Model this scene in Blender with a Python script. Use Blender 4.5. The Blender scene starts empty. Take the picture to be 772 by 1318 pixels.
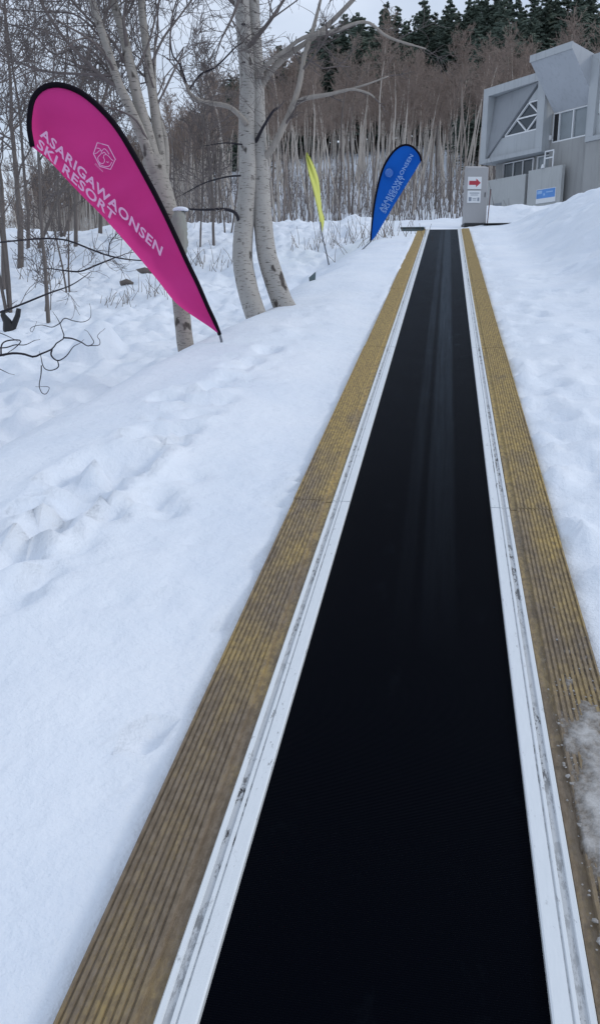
import bpy, math, random
import numpy as np
from mathutils import Vector, Matrix
random.seed(7); RNG = np.random.default_rng(7)
scene = bpy.context.scene
COL = scene.collection
rad = math.radians
T9 = math.tan(rad(9.0)); S9 = math.sin(rad(9.0)); C9 = math.cos(rad(9.0))

# ------------------------------------------------------------------ camera
R = np.array([[0.9859092095918417, 0.04367697439503146, -0.16147864363340894],
              [0.16725791083466165, -0.24124511538638677, 0.9559422501204943],
              [0.002796731165862619, -0.9694808488102818, -0.24515110051737718]])
CAM = np.array([0.069, -0.235, 1.482])
FPX, CX, CY = 1050.0, 386.0, 659.0
cam = bpy.data.cameras.new('camera'); cam_o = bpy.data.objects.new('camera', cam); COL.objects.link(cam_o)
M3 = Matrix([[R[i][0], -R[i][1], -R[i][2]] for i in range(3)])
cam_o.matrix_world = Matrix.Translation(CAM) @ M3.to_4x4()
cam.sensor_fit = 'VERTICAL'; cam.sensor_height = 24.0; cam.lens = 24.0 * FPX / 1318.0
cam.clip_start = 0.05; cam.clip_end = 3000
scene.camera = cam_o

def ray(px, py):
    return R @ np.array([(px - CX) / FPX, (py - CY) / FPX, 1.0])
def at(px, py, Z):
    return CAM + ray(px, py) * Z
def on_plane(px, py, P, N):
    r = ray(px, py); return CAM + r * (((P - CAM) @ N) / (r @ N))

# ------------------------------------------------------------------ terrain
def ss(a, b, v):
    t = np.clip((v - a) / (b - a), 0, 1); return t * t * (3 - 2 * t)
class VNoise:
    def __init__(s, seed): s.t = np.random.default_rng(seed).random((256, 256))
    def __call__(s, x, y):
        x = np.asarray(x, float); y = np.asarray(y, float)
        xi = np.floor(x).astype(int); yi = np.floor(y).astype(int); fx = x - xi; fy = y - yi
        fx = fx * fx * (3 - 2 * fx); fy = fy * fy * (3 - 2 * fy)
        t = s.t; a = t[xi % 256, yi % 256]; b = t[(xi + 1) % 256, yi % 256]; c = t[xi % 256, (yi + 1) % 256]; d = t[(xi + 1) % 256, (yi + 1) % 256]
        return (a * (1 - fx) + b * fx) * (1 - fy) + (c * (1 - fx) + d * fx) * fy - 0.5
N1, N2, N3 = VNoise(1), VNoise(2), VNoise(3)
def fbm(x, y, o=4):
    s = 0; a = 1
    for i in range(o):
        s = s + a * N1(x * 2 ** i + 17 * i, y * 2 ** i - 9 * i); a *= .5
    return s
CRX = [-12, 4, 6.6, 8.5, 9.7, 16, 21, 25]; CRV = [-2.45, -2.4, -2.1, -1.76, -1.67, -1.3, -1.05, -.9]
AZ = [-90, -45, -30, -25, -21, -18, -15.5, -12, -6, 0, 8, 20, 60, 90]
EL = [0.5, 0.5, 0.8, 2.6, 4.8, 7.0, 8.8, 9.8, 10.4, 10.6, 10.6, 10.4, 8, 6]
DENTS = []   # x, y, radius, depth
def belt_pt(px, py):
    r = ray(px, py); N = np.array([0, -S9, C9]); return CAM + r * (-(N @ CAM) / (N @ r))
_d = random.Random(3)
for (px, py, r, dep) in [(215,520,.15,.05),(240,512,.1,.03),(200,545,.08,.03),(168,600,.2,.09),(160,615,.15,.08),(120,640,.18,.07),(97,655,.16,.085),
        (60,690,.12,.09),(45,690,.1,.06),(70,645,.14,.04),(40,665,.1,.04),(200,640,.13,.035),(215,655,.11,.035),(190,590,.12,.04),(225,575,.11,.04),
        (20,720,.13,.04),(15,770,.15,.035),(60,740,.1,.02),(105,700,.09,.02),(50,745,.09,.025),(140,665,.1,.05),(85,625,.14,.05),(235,560,.13,.03),
        (250,540,.12,.03),(275,505,.14,.035),(300,480,.15,.03),(325,470,.13,.03),(345,455,.14,.03),(290,520,.1,.02),(190,936,.07,.022),(300,785,.07,.02),
        (365,640,.08,.025),(372,625,.07,.02),(295,800,.06,.02),(385,615,.06,.02),(140,1000,.06,.01),(255,690,.08,.015),(350,700,.07,.01),(150,770,.09,.012),
        (250,612,.1,.02),(130,600,.16,.035),(105,610,.14,.03)]:
    p = belt_pt(px, py); DENTS.append((p[0], p[1], r * .66, dep * 1.65))
for i in range(75):      # boot marks and ski scuffs on the right bank
    py = 300 + _d.random() * 330; px = 635 + (py - 290) * .25 + _d.random() * 95
    p = belt_pt(px, py); DENTS.append((p[0], p[1], .05 + .07 * _d.random(), .016 + .02 * _d.random()))
for i in range(70):      # broken crust round the line of footprints
    u = _d.random(); px = np.interp(u, [0, .25, .45, .7, 1], [20, 80, 165, 235, 330]) + _d.gauss(0, 14); py = np.interp(u, [0, .25, .45, .7, 1], [730, 655, 605, 540, 470]) + _d.gauss(0, 14)
    p = belt_pt(px, py); DENTS.append((p[0], p[1], .03 + .045 * _d.random(), .012 + .03 * _d.random()))
for i in range(60):
    px = _d.uniform(120, 430); py = 1100 - (px - 120) * 1.9 + _d.uniform(-330, 30)
    p = belt_pt(px, max(py, 420)); DENTS.append((p[0], p[1], .025 + .04 * _d.random(), .005 + .008 * _d.random()))
TRAIL = np.array([belt_pt(*q)[:2] for q in ((0, 745), (20, 730), (80, 655), (165, 605), (235, 540), (330, 470), (400, 400))])
LUMPS = []
for i in range(46):      # snow crumbs beside the right tread board
    s = 2.9 + 14 * _d.random() ** 1.3
    LUMPS.append((.66 + .08 * _d.random(), s, .035 + .05 * _d.random(), .02 + .03 * _d.random()))
LUMPS += [(.70, 4.45, .055, .055), (.71, 3.95, .08, .025)]
def hfun(x, y):
    x = np.asarray(x, float); y = np.asarray(y, float)
    yy = y - CAM[1]; xx = x - CAM[0]; D = np.hypot(xx, yy); az = np.degrees(np.arctan2(xx, yy))
    k = 1.2
    base = T9 * y - (T9 - .015) * k * np.logaddexp(0, (y - 22.6) / k)
    d = np.interp(y, CRX, CRV) - x + .18 * fbm(x * .6 + 5, y * .6, 2)
    h = base - .03 - .85 * ss(0, 1.7, d) * (1 - ss(16, 23, y)) - .02 * d.clip(0, 6)
    h = h + .05 * np.exp(-((d + .5) / .6) ** 2) * ss(0.5, 3, y)
    rough = ss(0.3, 1.6, d) * ss(2, 5, y)
    h = h + rough * (.16 * fbm(x * 1.1, y * 1.1) + .17 * np.abs(fbm(x * 2.6 + 3, y * 2.6, 3)) + .08 * fbm(x * 5.5, y * 4.5, 2) + .22 * fbm(x * .33, y * .33, 2))
    # right bank and the mounds behind the lift's end
    bank = .95 * ss(1.3, 3.5, x) * ss(4, 15, y) * (1 - .62 * ss(17.5, 25, y))
    br = ss(1.3, 2.3, x) * ss(6, 11, y)
    h = h + bank + br * (.14 * fbm(x * 1.4, y * 1.4) + .06 * np.abs(fbm(x * 3.4 + 9, y * 3.4, 3)))
    ridge = np.exp(-((y - 26.3 - 1.2 * N2(x * .25, 3.3)) / 2.0) ** 2)
    h = h + ridge * ((.34 + .30 * ss(.2, 1.4, x) - .25 * ss(1.5, 3, x)) + .22 * fbm(x * .8, y * .8, 3)) * (D < 60)
    # general unevenness, flat beside the lift
    away = ss(.62, 1.3, np.abs(x))
    h = h + away * (.035 * fbm(x * .9 + 30, y * .9, 3) + .012 * fbm(x * 3.2, y * 3.2 + 4, 2))
    h = np.where(x > .6, h + .03 * ss(.6, 1.0, x) + .02 * (x - .6).clip(0, 1), h + .02 * ss(.66, 1.2, -x))
    td = np.full(x.shape, 9.0)
    for i in range(len(TRAIL) - 1):
        ab = TRAIL[i + 1] - TRAIL[i]; tt = (((x - TRAIL[i][0]) * ab[0] + (y - TRAIL[i][1]) * ab[1]) / (ab @ ab)).clip(0, 1)
        td = np.minimum(td, np.hypot(x - TRAIL[i][0] - tt * ab[0], y - TRAIL[i][1] - tt * ab[1]))
    h = h + np.exp(-(td / .22) ** 2) * (.07 * fbm(x * 5, y * 5, 3) - .015)
    acc = np.zeros_like(h); RI = .3
    for (cx, cy, r, dep) in DENTS:
        m = (np.abs(x - cx) < 4 * r) & (np.abs(y - cy) < 4 * r)
        if m.any():
            q = ((x[m] - cx) ** 2 + ((y[m] - cy) * .85) ** 2) / r ** 2 * (1 + .4 * N2(x[m] * 7, y[m] * 7))
            acc[m] += -dep * np.exp(-q * q * .8) + .3 * dep * np.exp(-(np.sqrt(q) - 1.5) ** 2 * 4)
    h = h + .11 * np.tanh(acc / .11)
    for (cx, cy, r, up) in LUMPS:
        m = (np.abs(x - cx) < 3 * r) & (np.abs(y - cy) < 3 * r)
        if m.any():
            q = ((x[m] - cx) ** 2 + (y[m] - cy) ** 2) / r ** 2
            h[m] += up * np.exp(-q * q)
    h = h + np.exp(-((np.abs(x) - .66) / .055) ** 2) * (.07 * fbm(x * 2 + 50, y * 3.1, 3)).clip(0, .03) * ss(1.5, 3, y)
    # the round snow boulder in the hollow
    q = ((x + 4.62) ** 2 + (y - 10.6) ** 2) / .36 ** 2
    h = h + .30 * np.exp(-q ** 2)
    # wooded hill
    E = np.interp(az, AZ, EL)
    t = ((D - 34) / 96).clip(0, 1)
    e = 4.2 + (E - 4.2) * t ** .8
    Dc = np.minimum(D, 130)
    hill = CAM[2] + Dc * np.tan(np.radians(e)) + .5 * fbm(x * .12, y * .12, 3) * ss(36, 60, D) - .02 * (D - 130).clip(0, 400)
    hill = hill + .25 * fbm(x * .5, y * .5, 3) * ss(34, 44, D)
    w = ss(28, 36, D) * ss(-5, 10, y)
    h = h * (1 - w) + hill * w
    # trench that the lift lies in
    inl = (np.abs(x - .005) < .588) & (y < 21.0)
    h = np.where(inl, np.minimum(h, T9 * y - .12), h)
    return h
def hz(x, y):
    return float(hfun(np.array([x], float), np.array([y], float))[0])
def hit(px, py, t0=3.0, t1=160):
    r = ray(px, py); t = np.linspace(t0, t1, 9000); P = CAM[:, None] + r[:, None] * t
    b = np.nonzero(P[2] < hfun(P[0], P[1]))[0]
    i = b[0] if len(b) else len(t) - 1
    return P[:, i]

# ------------------------------------------------------------------ mesh helpers
class MB:
    def __init__(s): s.v = []; s.f = []; s.m = []
    def add(s, verts, faces, mi=0):
        o = len(s.v); s.v.extend([tuple(map(float, p)) for p in verts]); s.f.extend([tuple(i + o for i in f) for f in faces]); s.m.extend([mi] * len(faces))
    def poly(s, pts, mi=0): s.add(pts, [tuple(range(len(pts)))], mi)
    def hexa(s, p8, mi=0):
        s.add(p8, [(0, 3, 2, 1), (4, 5, 6, 7), (0, 1, 5, 4), (1, 2, 6, 5), (2, 3, 7, 6), (3, 0, 4, 7)], mi)
    def box(s, a, b, mi=0):
        (x0, y0, z0), (x1, y1, z1) = a, b
        s.hexa([(x0, y0, z0), (x1, y0, z0), (x1, y1, z0), (x0, y1, z0), (x0, y0, z1), (x1, y0, z1), (x1, y1, z1), (x0, y1, z1)], mi)
    def prism(s, front, back, mi=0):
        n = len(front); s.add(list(front) + list(back), [tuple(range(n)), tuple(reversed(range(n, 2 * n)))] + [(i, i + n, (i + 1) % n + n, (i + 1) % n) for i in range(n)], mi)
    def tube(s, pts, rs, n=6, mi=0, cap=True, jit=0.0):
        pts = np.asarray(pts, float); k = len(pts)
        t = np.gradient(pts, axis=0); t /= np.linalg.norm(t, axis=1)[:, None] + 1e-9
        u = np.cross(t[0], (0, 0, 1.0)); 
        if np.linalg.norm(u) < .2: u = np.cross(t[0], (1.0, 0, 0))
        u /= np.linalg.norm(u); V = []; a = np.arange(n) * 2 * math.pi / n
        for i in range(k):
            u = u - t[i] * (u @ t[i]); u /= np.linalg.norm(u) + 1e-9; w = np.cross(t[i], u)
            rr = rs[i] * (1 + (jit * (RNG.random(n) - .5) if jit else 0))
            V.append(pts[i] + (np.cos(a) * rr)[:, None] * u + (np.sin(a) * rr)[:, None] * w)
        V = np.concatenate(V); F = []
        for i in range(k - 1):
            for j in range(n):
                q = (j + 1) % n; F.append((i * n + j, i * n + q, (i + 1) * n + q, (i + 1) * n + j))
        if cap: F.append(tuple(reversed(range(n)))); F.append(tuple((k - 1) * n + j for j in range(n)))
        s.add(V, F, mi)
    def build(s, name, mats, parent=None, smooth=False, bevel=0):
        me = bpy.data.meshes.new(name); me.from_pydata(s.v, [], s.f)
        for m in (mats if isinstance(mats, (list, tuple)) else [mats]): me.materials.append(m)
        if any(s.m): me.polygons.foreach_set('material_index', s.m)
        if smooth: me.polygons.foreach_set('use_smooth', [True] * len(me.polygons))
        me.update()
        o = bpy.data.objects.new(name, me); COL.objects.link(o)
        if parent is not None: o.parent = parent; o.matrix_parent_inverse = parent.matrix_world.inverted()
        if bevel:
            b = o.modifiers.new('bevel', 'BEVEL'); b.width = bevel; b.segments = 2; b.limit_method = 'ANGLE'
        return o
def tag(o, label=None, cat=None, group=None, kind=None):
    if label: o['label'] = label
    if cat: o['category'] = cat
    if group: o['group'] = group
    if kind: o['kind'] = kind
    return o
def thing(name, loc, label, cat, group=None):
    o = bpy.data.objects.new(name, None); COL.objects.link(o); o.location = [float(c) for c in loc]; o.empty_display_size = .2
    o.matrix_world = Matrix.Translation([float(c) for c in loc])
    return tag(o, label, cat, group)

# ------------------------------------------------------------------ materials
class NT:
    def __init__(s, name, rough=.7, metal=0.0, spec=.5):
        s.m = bpy.data.materials.new(name); s.m.use_nodes = True; s.t = s.m.node_tree
        s.b = s.t.nodes['Principled BSDF']; s.b.inputs['Roughness'].default_value = rough; s.b.inputs['Metallic'].default_value = metal
        s.b.inputs['Specular IOR Level'].default_value = spec
    def n(s, typ, **kw):
        n = s.t.nodes.new(typ)
        for k, v in kw.items():
            if k in n.inputs.keys() if isinstance(k, str) else False: pass
            setattr(n, k, v)
        return n
    def val(s, x):
        return x
    def L(s, a, b): s.t.links.new(a, b)
    def coord(s, scale=(1, 1, 1), which='Object'):
        c = s.n('ShaderNodeTexCoord'); mp = s.n('ShaderNodeMapping'); s.L(c.outputs[which], mp.inputs['Vector']); mp.inputs['Scale'].default_value = scale
        return mp.outputs['Vector']
    def noise(s, vec, scale=5, detail=4, rough=.55):
        n = s.n('ShaderNodeTexNoise'); n.inputs['Scale'].default_value = scale; n.inputs['Detail'].default_value = detail; n.inputs['Roughness'].default_value = rough
        if vec: s.L(vec, n.inputs['Vector'])
        return n.outputs['Fac']
    def ramp(s, fac, stops):
        r = s.n('ShaderNodeValToRGB'); e = r.color_ramp.elements
        while len(e) < len(stops): e.new(.5)
        for i, (p, c) in enumerate(stops):
            e[i].position = p; e[i].color = (c, c, c, 1) if not isinstance(c, tuple) else (*c, 1)
        s.L(fac, r.inputs['Fac']); return r.outputs['Color']
    def mix(s, fac, a, b):
        m = s.n('ShaderNodeMix'); m.data_type = 'RGBA'
        for sock, v in ((m.inputs[0], fac), (m.inputs[6], a), (m.inputs[7], b)):
            if isinstance(v, (int, float)): sock.default_value = v
            elif isinstance(v, tuple): sock.default_value = (*v, 1)
            else: s.L(v, sock)
        return m.outputs[2]
    def math(s, op, a, b=0.0, clamp=False):
        m = s.n('ShaderNodeMath'); m.operation = op; m.use_clamp = clamp
        for sock, v in ((m.inputs[0], a), (m.inputs[1], b)):
            if isinstance(v, (int, float)): sock.default_value = v
            else: s.L(v, sock)
        return m.outputs[0]
    def bump(s, h, strength=.5, dist=.01, prev=None):
        b = s.n('ShaderNodeBump'); b.inputs['Strength'].default_value = strength; b.inputs['Distance'].default_value = dist; s.L(h, b.inputs['Height'])
        if prev: s.L(prev, b.inputs['Normal'])
        return b.outputs['Normal']
    def out(s, col=None, rough=None, normal=None):
        if col is not None:
            if isinstance(col, tuple): s.b.inputs['Base Color'].default_value = (*col, 1)
            else: s.L(col, s.b.inputs['Base Color'])
        if rough is not None: s.L(rough, s.b.inputs['Roughness'])
        if normal is not None: s.L(normal, s.b.inputs['Normal'])
        return s.m
def m_simple(name, c, rough=.6, metal=0, var=.12, sc=8, bump=0, spec=.5):
    t = NT(name, rough, metal, spec); v = t.coord()
    n = t.noise(v, sc, 5)
    col = t.mix(n, tuple(x * (1 - var) for x in c), tuple(min(1, x * (1 + var)) for x in c))
    return t.out(col, None, t.bump(n, bump, .01) if bump else None)

def m_snow():
    t = NT('snow', .75, 0, .3); v = t.coord()
    a = t.noise(v, 1.3, 4); b = t.noise(v, 9, 6, .6); c = t.noise(v, 90, 4, .6)
    col = t.mix(t.ramp(a, [(.35, 0.0), (.7, 1.0)]), (.73, .785, .865), (.80, .84, .90))
    n1 = t.bump(b, .45, .045); n2 = t.bump(c, .35, .006, n1)
    return t.out(col, None, n2)
SNOW = m_snow()
def m_belt():
    t = NT('belt_rubber', .5, 0, .025); v = t.coord()
    sep = t.n('ShaderNodeSeparateXYZ'); t.L(v, sep.inputs[0]); x, y = sep.outputs[0], sep.outputs[1]
    def band(c, w):      # worn dusty track where skis run
        d = t.math('ABSOLUTE', t.math('SUBTRACT', x, c)); return t.math('SUBTRACT', 1.0, t.math('DIVIDE', d, w), True)
    st = t.noise(t.coord((14, .25, 1)), 3, 4, .6)
    b = t.math('ADD', t.ramp(band(.10, .075), [(0, 0.0), (.35, 1.0)]), t.math('MULTIPLY', t.ramp(band(-.03, .04), [(0, 0.0), (.5, 1.0)]), .5))
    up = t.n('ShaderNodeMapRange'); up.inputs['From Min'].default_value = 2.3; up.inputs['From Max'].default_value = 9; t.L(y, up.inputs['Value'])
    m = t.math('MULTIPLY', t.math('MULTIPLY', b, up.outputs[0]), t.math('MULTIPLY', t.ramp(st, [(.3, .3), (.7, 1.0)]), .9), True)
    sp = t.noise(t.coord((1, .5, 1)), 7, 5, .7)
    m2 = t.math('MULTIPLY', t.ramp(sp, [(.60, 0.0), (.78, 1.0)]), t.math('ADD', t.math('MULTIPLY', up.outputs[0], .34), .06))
    up2 = t.n('ShaderNodeMapRange'); up2.inputs['From Min'].default_value = 3.5; up2.inputs['From Max'].default_value = 17; up2.inputs['To Max'].default_value = .62; t.L(y, up2.inputs['Value'])  # greyer up the belt: dust plus grazing sky sheen put into the colour
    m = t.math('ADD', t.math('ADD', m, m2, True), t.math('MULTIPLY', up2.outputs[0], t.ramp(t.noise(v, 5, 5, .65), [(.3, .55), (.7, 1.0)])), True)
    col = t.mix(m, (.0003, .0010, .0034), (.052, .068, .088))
    w = t.n('ShaderNodeTexWave'); w.bands_direction = 'Y'; w.inputs['Scale'].default_value = 62; t.L(v, w.inputs['Vector'])
    n1 = t.bump(w.outputs['Fac'], .8, .003); n2 = t.bump(t.noise(v, 60, 3), .15, .003, n1)
    return t.out(col, None, n2)
def m_board():
    t = NT('worn_yellow_boards', .75, 0, .25); v = t.coord()
    sep = t.n('ShaderNodeSeparateXYZ'); t.L(v, sep.inputs[0]); y = sep.outputs[1]
    a = t.noise(t.coord((3.0, .8, 3)), 2.0, 5, .65); grain = t.noise(t.coord((30, 3, 30)), 4, 5, .65); fine = t.noise(t.coord((6, 3, 6)), 18, 5, .7)
    mr = t.n('ShaderNodeMapRange'); mr.inputs['From Min'].default_value = 1.5; mr.inputs['From Max'].default_value = 7.5; mr.inputs['To Min'].default_value = -.10; mr.inputs['To Max'].default_value = .28
    t.L(y, mr.inputs['Value'])
    paint = t.ramp(t.math('ADD', t.math('ADD', a, mr.outputs[0]), t.math('MULTIPLY', t.math('SUBTRACT', fine, .5), .35)), [(.36, 0.0), (.66, .9)])
    wood = t.mix(grain, (.12, .092, .068), (.36, .295, .225))
    yel = t.mix(fine, (.36, .25, .08), (.58, .43, .175))
    col = t.mix(paint, wood, yel)
    nr = t.n('ShaderNodeMapRange'); nr.inputs['From Min'].default_value = 3.7; nr.inputs['From Max'].default_value = 1.2; nr.inputs['To Max'].default_value = .45; t.L(y, nr.inputs['Value'])
    col = t.mix(t.math('MULTIPLY', nr.outputs[0], t.ramp(fine, [(.3, .35), (.65, 1.0)])), col, (.12, .088, .055))
    mot = t.ramp(t.noise(t.coord((1, .45, 1)), 55, 5, .7), [(.44, 0.0), (.58, 1.0)])
    col = t.mix(t.math('MULTIPLY', mot, .62), col, t.mix(a, (.085, .062, .038), (.20, .155, .11)))
    frost = t.ramp(t.noise(v, 14, 6, .75), [(.62, 0.0), (.74, 1.0)])
    col = t.mix(t.math('MULTIPLY', frost, .3), col, (.42, .40, .37))
    return t.out(col, None, t.bump(grain, .5, .003))
def m_alu():
    t = NT('scuffed_aluminium', .42, .12, .5); v = t.coord()
    g = t.noise(t.coord((40, .6, 40)), 3, 4); sp = t.noise(t.coord((1, .35, 1)), 38, 5, .75); big = t.noise(t.coord((3, .6, 3)), 3, 4)
    col = t.mix(g, (.66, .70, .73), (.76, .79, .82))
    dirt = t.math('MULTIPLY', t.ramp(sp, [(.60, 0.0), (.67, 1.0)]), t.ramp(big, [(.42, .0), (.62, .8)]))
    col = t.mix(dirt, col, (.09, .085, .085))
    return t.out(col, None, t.bump(g, .12, .003))
def m_groove():
    t = NT('dirty_aluminium_groove', .6, .1, .4); v = t.coord()
    sp = t.noise(t.coord((1, .3, 1)), 45, 5, .8); big = t.noise(t.coord((2, .8, 2)), 2.2, 3)
    d = t.math('MULTIPLY', t.ramp(sp, [(.50, 0.0), (.58, 1.0)]), t.ramp(big, [(.40, .15), (.60, 1.0)]))
    return t.out(t.mix(d, (.50, .52, .54), (.03, .028, .028)))
def m_birch(name='birch_bark', light=(.42, .40, .375), dark=(.05, .042, .038)):
    t = NT(name, .85, 0, .2); v = t.coord()
    lent = t.noise(t.coord((7, 7, 42)), 2.2, 4, .6); big = t.noise(t.coord((2, 2, 1)), 3, 5, .65); vo = t.noise(t.coord((5, 5, 3.2)), 1.8, 2, .5)
    c = t.mix(big, tuple(x * .72 for x in light), tuple(x * 1.12 for x in light))
    c = t.mix(t.math('MULTIPLY', t.ramp(lent, [(.57, 0.0), (.66, 1.0)]), .85), c, dark)
    c = t.mix(t.math('MULTIPLY', t.ramp(vo, [(.63, 0.0), (.70, 1.0)]), .9), c, dark)
    return t.out(c, None, t.bump(t.noise(v, 22, 5, .65), .5, .012))
def m_bark(name, c, var=.4):
    t = NT(name, .9, 0, .15); n = t.noise(t.coord((9, 9, 1.5)), 3, 5, .65)
    return t.out(t.mix(n, tuple(x * (1 - var) for x in c), tuple(x * (1 + var) for x in c)), None, t.bump(n, .5, .015))
def m_conc(name, c):
    t = NT(name, .85, 0, .25); v = t.coord()
    a = t.noise(v, 1.1, 5, .6); st = t.noise(t.coord((5, 5, .35)), 1.6, 4, .6); f = t.noise(v, 25, 4)
    col = t.mix(a, tuple(x * .86 for x in c), tuple(x * 1.1 for x in c))
    col = t.mix(t.math('MULTIPLY', t.ramp(st, [(.52, 0.0), (.75, 1.0)]), .35), col, tuple(x * .55 for x in c))
    return t.out(col, None, t.bump(f, .25, .01))
def m_cloth(name, c, trans=.25):
    t = NT(name, .7, 0, .2); v = t.coord()
    n = t.noise(v, 3, 3); w = t.noise(v, 240, 2)
    col = t.mix(n, tuple(x * .92 for x in c), tuple(min(1, x * 1.06) for x in c))
    t.out(col, None, t.bump(w, .15, .002))
    tr = t.n('ShaderNodeBsdfTranslucent'); t.L(col, tr.inputs['Color']); ms = t.n('ShaderNodeMixShader'); ms.inputs[0].default_value = trans
    o = t.t.nodes['Material Output']; t.L(t.b.outputs[0], ms.inputs[1]); t.L(tr.outputs[0], ms.inputs[2]); t.L(ms.outputs[0], o.inputs['Surface'])
    return t.m
def m_glass(name, c, rough=.08):
    t = NT(name, rough, 0, .6); n = t.noise(t.coord(), 1.2, 3)
    return t.out(t.mix(n, tuple(x * .7 for x in c), tuple(x * 1.4 for x in c)))
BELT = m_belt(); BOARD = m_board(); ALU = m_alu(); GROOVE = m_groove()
BIRCH = m_birch(); BIRCH2 = m_birch('grey_birch_bark', (.34, .315, .285))
LIMB = m_bark('pale_limb_bark', (.32, .29, .26)); TWIG = m_bark('twig_bark', (.15, .13, .125)); DARKTWIG = m_bark('dark_branch_bark', (.035, .033, .04))
FTRUNK = m_bark('forest_trunk_bark', (.52, .47, .42)); FTWIG = m_bark('forest_twig_bark', (.27, .215, .185)); DARKTRUNK = m_bark('dark_trunk_bark', (.15, .13, .12))
MIDTRUNK = m_bark('brown_trunk_bark', (.30, .255, .225))
NEEDLE = m_simple('conifer_needles', (.085, .115, .09), .8, 0, .5, 1.5); CTRUNK = m_bark('conifer_bark', (.07, .055, .045))
CONC = m_conc('pale_concrete', (.42, .44, .455)); CONC2 = m_conc('warm_concrete', (.34, .34, .335)); CONC3 = m_conc('panel_concrete', (.44, .45, .445)); SOFFIT = m_conc('soffit_concrete', (.42, .44, .47))
DARKGREY = m_conc('dark_grey_panel', (.28, .295, .315))  # darker than the wall concrete: shade of the sloping recess put into the colour
GLASS = m_glass('dark_glass', (.035, .045, .055)); PALEGLASS = m_glass('frosted_glass', (.20, .225, .24), .25)
WHITE = m_simple('white_paint', (.72, .73, .74), .5, 0, .06, 6); BLACK = m_simple('black_plastic', (.012, .012, .014), .5, 0, .3, 20)
DARKGAP = m_simple('dark_joint', (.05, .052, .056), .8)
CABGREY = m_simple('grey_painted_steel', (.36, .355, .36), .5, .1, .07, 3); REDP = m_simple('red_print', (.42, .03, .05), .5); GREYINK = m_simple('grey_ink', (.22, .25, .3), .6)
MAG = m_cloth('magenta_cloth', (.74, .055, .31)); BLUE = m_cloth('blue_cloth', (.008, .15, .62)); YEL = m_cloth('yellow_cloth', (.76, .78, .22)); SLEEVE = m_simple('black_sleeve_cloth', (.004, .002, .006), .8, 0, .2, 40, 0, .15)
PRINTW = m_simple('pale_pink_print', (.66, .36, .57), .7, 0, .04, 6); PRINTB = m_simple('pale_blue_print', (.22, .38, .68), .7, 0, .04, 6); PRINTB2 = m_simple('mid_blue_print', (.05, .16, .52), .7, 0, .04, 6)
POLEM = m_simple('grey_pole', (.16, .17, .19), .4, .4)
SIGNBLUE = m_simple('blue_sign_print', (.10, .27, .62), .5, 0, .25, 1.2); SIGNPALE = m_simple('pale_blue_print_on_sign', (.30, .48, .75), .5)
TEAL = m_simple('grey_green_paint', (.10, .14, .15), .6); WOODCUT = m_bark('weathered_wood', (.16, .13, .11)); GREENBARK = m_bark('greenish_bark', (.27, .275, .25), .25)
STEM = m_bark('dry_stems', (.17, .135, .11)); BRUSH = m_bark('brush_stems', (.20, .175, .165))

# ------------------------------------------------------------------ snow ground
def axis(lo, hi, a, b, step, grow=1.06):
    v = list(np.arange(a, b, step)); s = step; x = v[-1]
    while x < hi: s *= grow; x += s; v.append(x)
    s = step; x = v[0]; pre = []
    while x > lo: s *= grow; x -= s; pre.append(x)
    return np.array(pre[::-1] + v)
gx = axis(-330, 300, -8.5, 4.2, .05, 1.045); gy = axis(-40, 420, .4, 24, .06, 1.035)
X, Y = np.meshgrid(gx, gy); Hh = hfun(X.ravel(), Y.ravel())
nx, ny = len(gx), len(gy)
me = bpy.data.meshes.new('snow_ground'); V = np.stack([X.ravel(), Y.ravel(), Hh], 1)
me.vertices.add(len(V)); me.vertices.foreach_set('co', V.ravel())
I = (np.arange(ny - 1)[:, None] * nx + np.arange(nx - 1)[None, :]).ravel(); Q = np.stack([I, I + 1, I + nx + 1, I + nx], 1)
me.loops.add(Q.size); me.loops.foreach_set('vertex_index', Q.ravel()); me.polygons.add(len(Q)); me.polygons.foreach_set('loop_start', np.arange(len(Q)) * 4)
me.polygons.foreach_set('use_smooth', np.ones(len(Q), bool)); me.materials.append(SNOW); me.update(); me.validate()
g = bpy.data.objects.new('snow_ground', me); COL.objects.link(g); tag(g, 'white snow slope with footprints beside the carpet lift', 'snow', kind='structure')

# ------------------------------------------------------------------ carpet lift
lift = thing('carpet_lift', (0, 0, 0), 'long black snow carpet lift with white rails and worn yellow tread boards', 'carpet lift')
def lift_path(s):   # distance along the lift -> (y, z) of its top surface and the normal
    s0 = 20.95
    if s <= s0: return s * C9, s * S9, -S9, C9
    th = min((s - s0) / .75, 1.2); rr = .75      # rolls over at the top
    y0, z0 = s0 * C9, s0 * S9
    a = rad(9) - th
    y = y0 + rr * (-math.sin(a) + math.sin(rad(9))); z = z0 + rr * (math.cos(a) - math.cos(rad(9)))
    return y, z, -math.sin(a), math.cos(a)
def sweep(mb, prof, ss_, dx=0, close=True, mats=None):
    n = len(prof); vs = []
    for s in ss_:
        y, z, ny_, nz_ = lift_path(s)
        for (px, pz) in prof: vs.append((px + dx, y + ny_ * pz, z + nz_ * pz))
    k = len(ss_); fs = []; ms = []
    for i in range(k - 1):
        for j in range(n if close else n - 1):
            q = (j + 1) % n; fs.append((i * n + j, i * n + q, (i + 1) * n + q, (i + 1) * n + j)); ms.append(mats[j] if mats else 0)
    if close: fs.append(tuple(reversed(range(n)))); fs.append(tuple((k - 1) * n + j for j in range(n))); ms += [0, 0]
    o = len(mb.v); mb.v.extend(vs); mb.f.extend([tuple(i + o for i in f) for f in fs]); mb.m.extend(ms)
mb = MB(); ssb = list(np.arange(-2, 20.9, .5)) + list(np.arange(20.95, 22.0, .08))
sweep(mb, [(-.333, -.028), (.333, -.028), (.333, -.012), (-.333, -.012)], ssb); mb.build('belt', BELT, lift)
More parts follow.
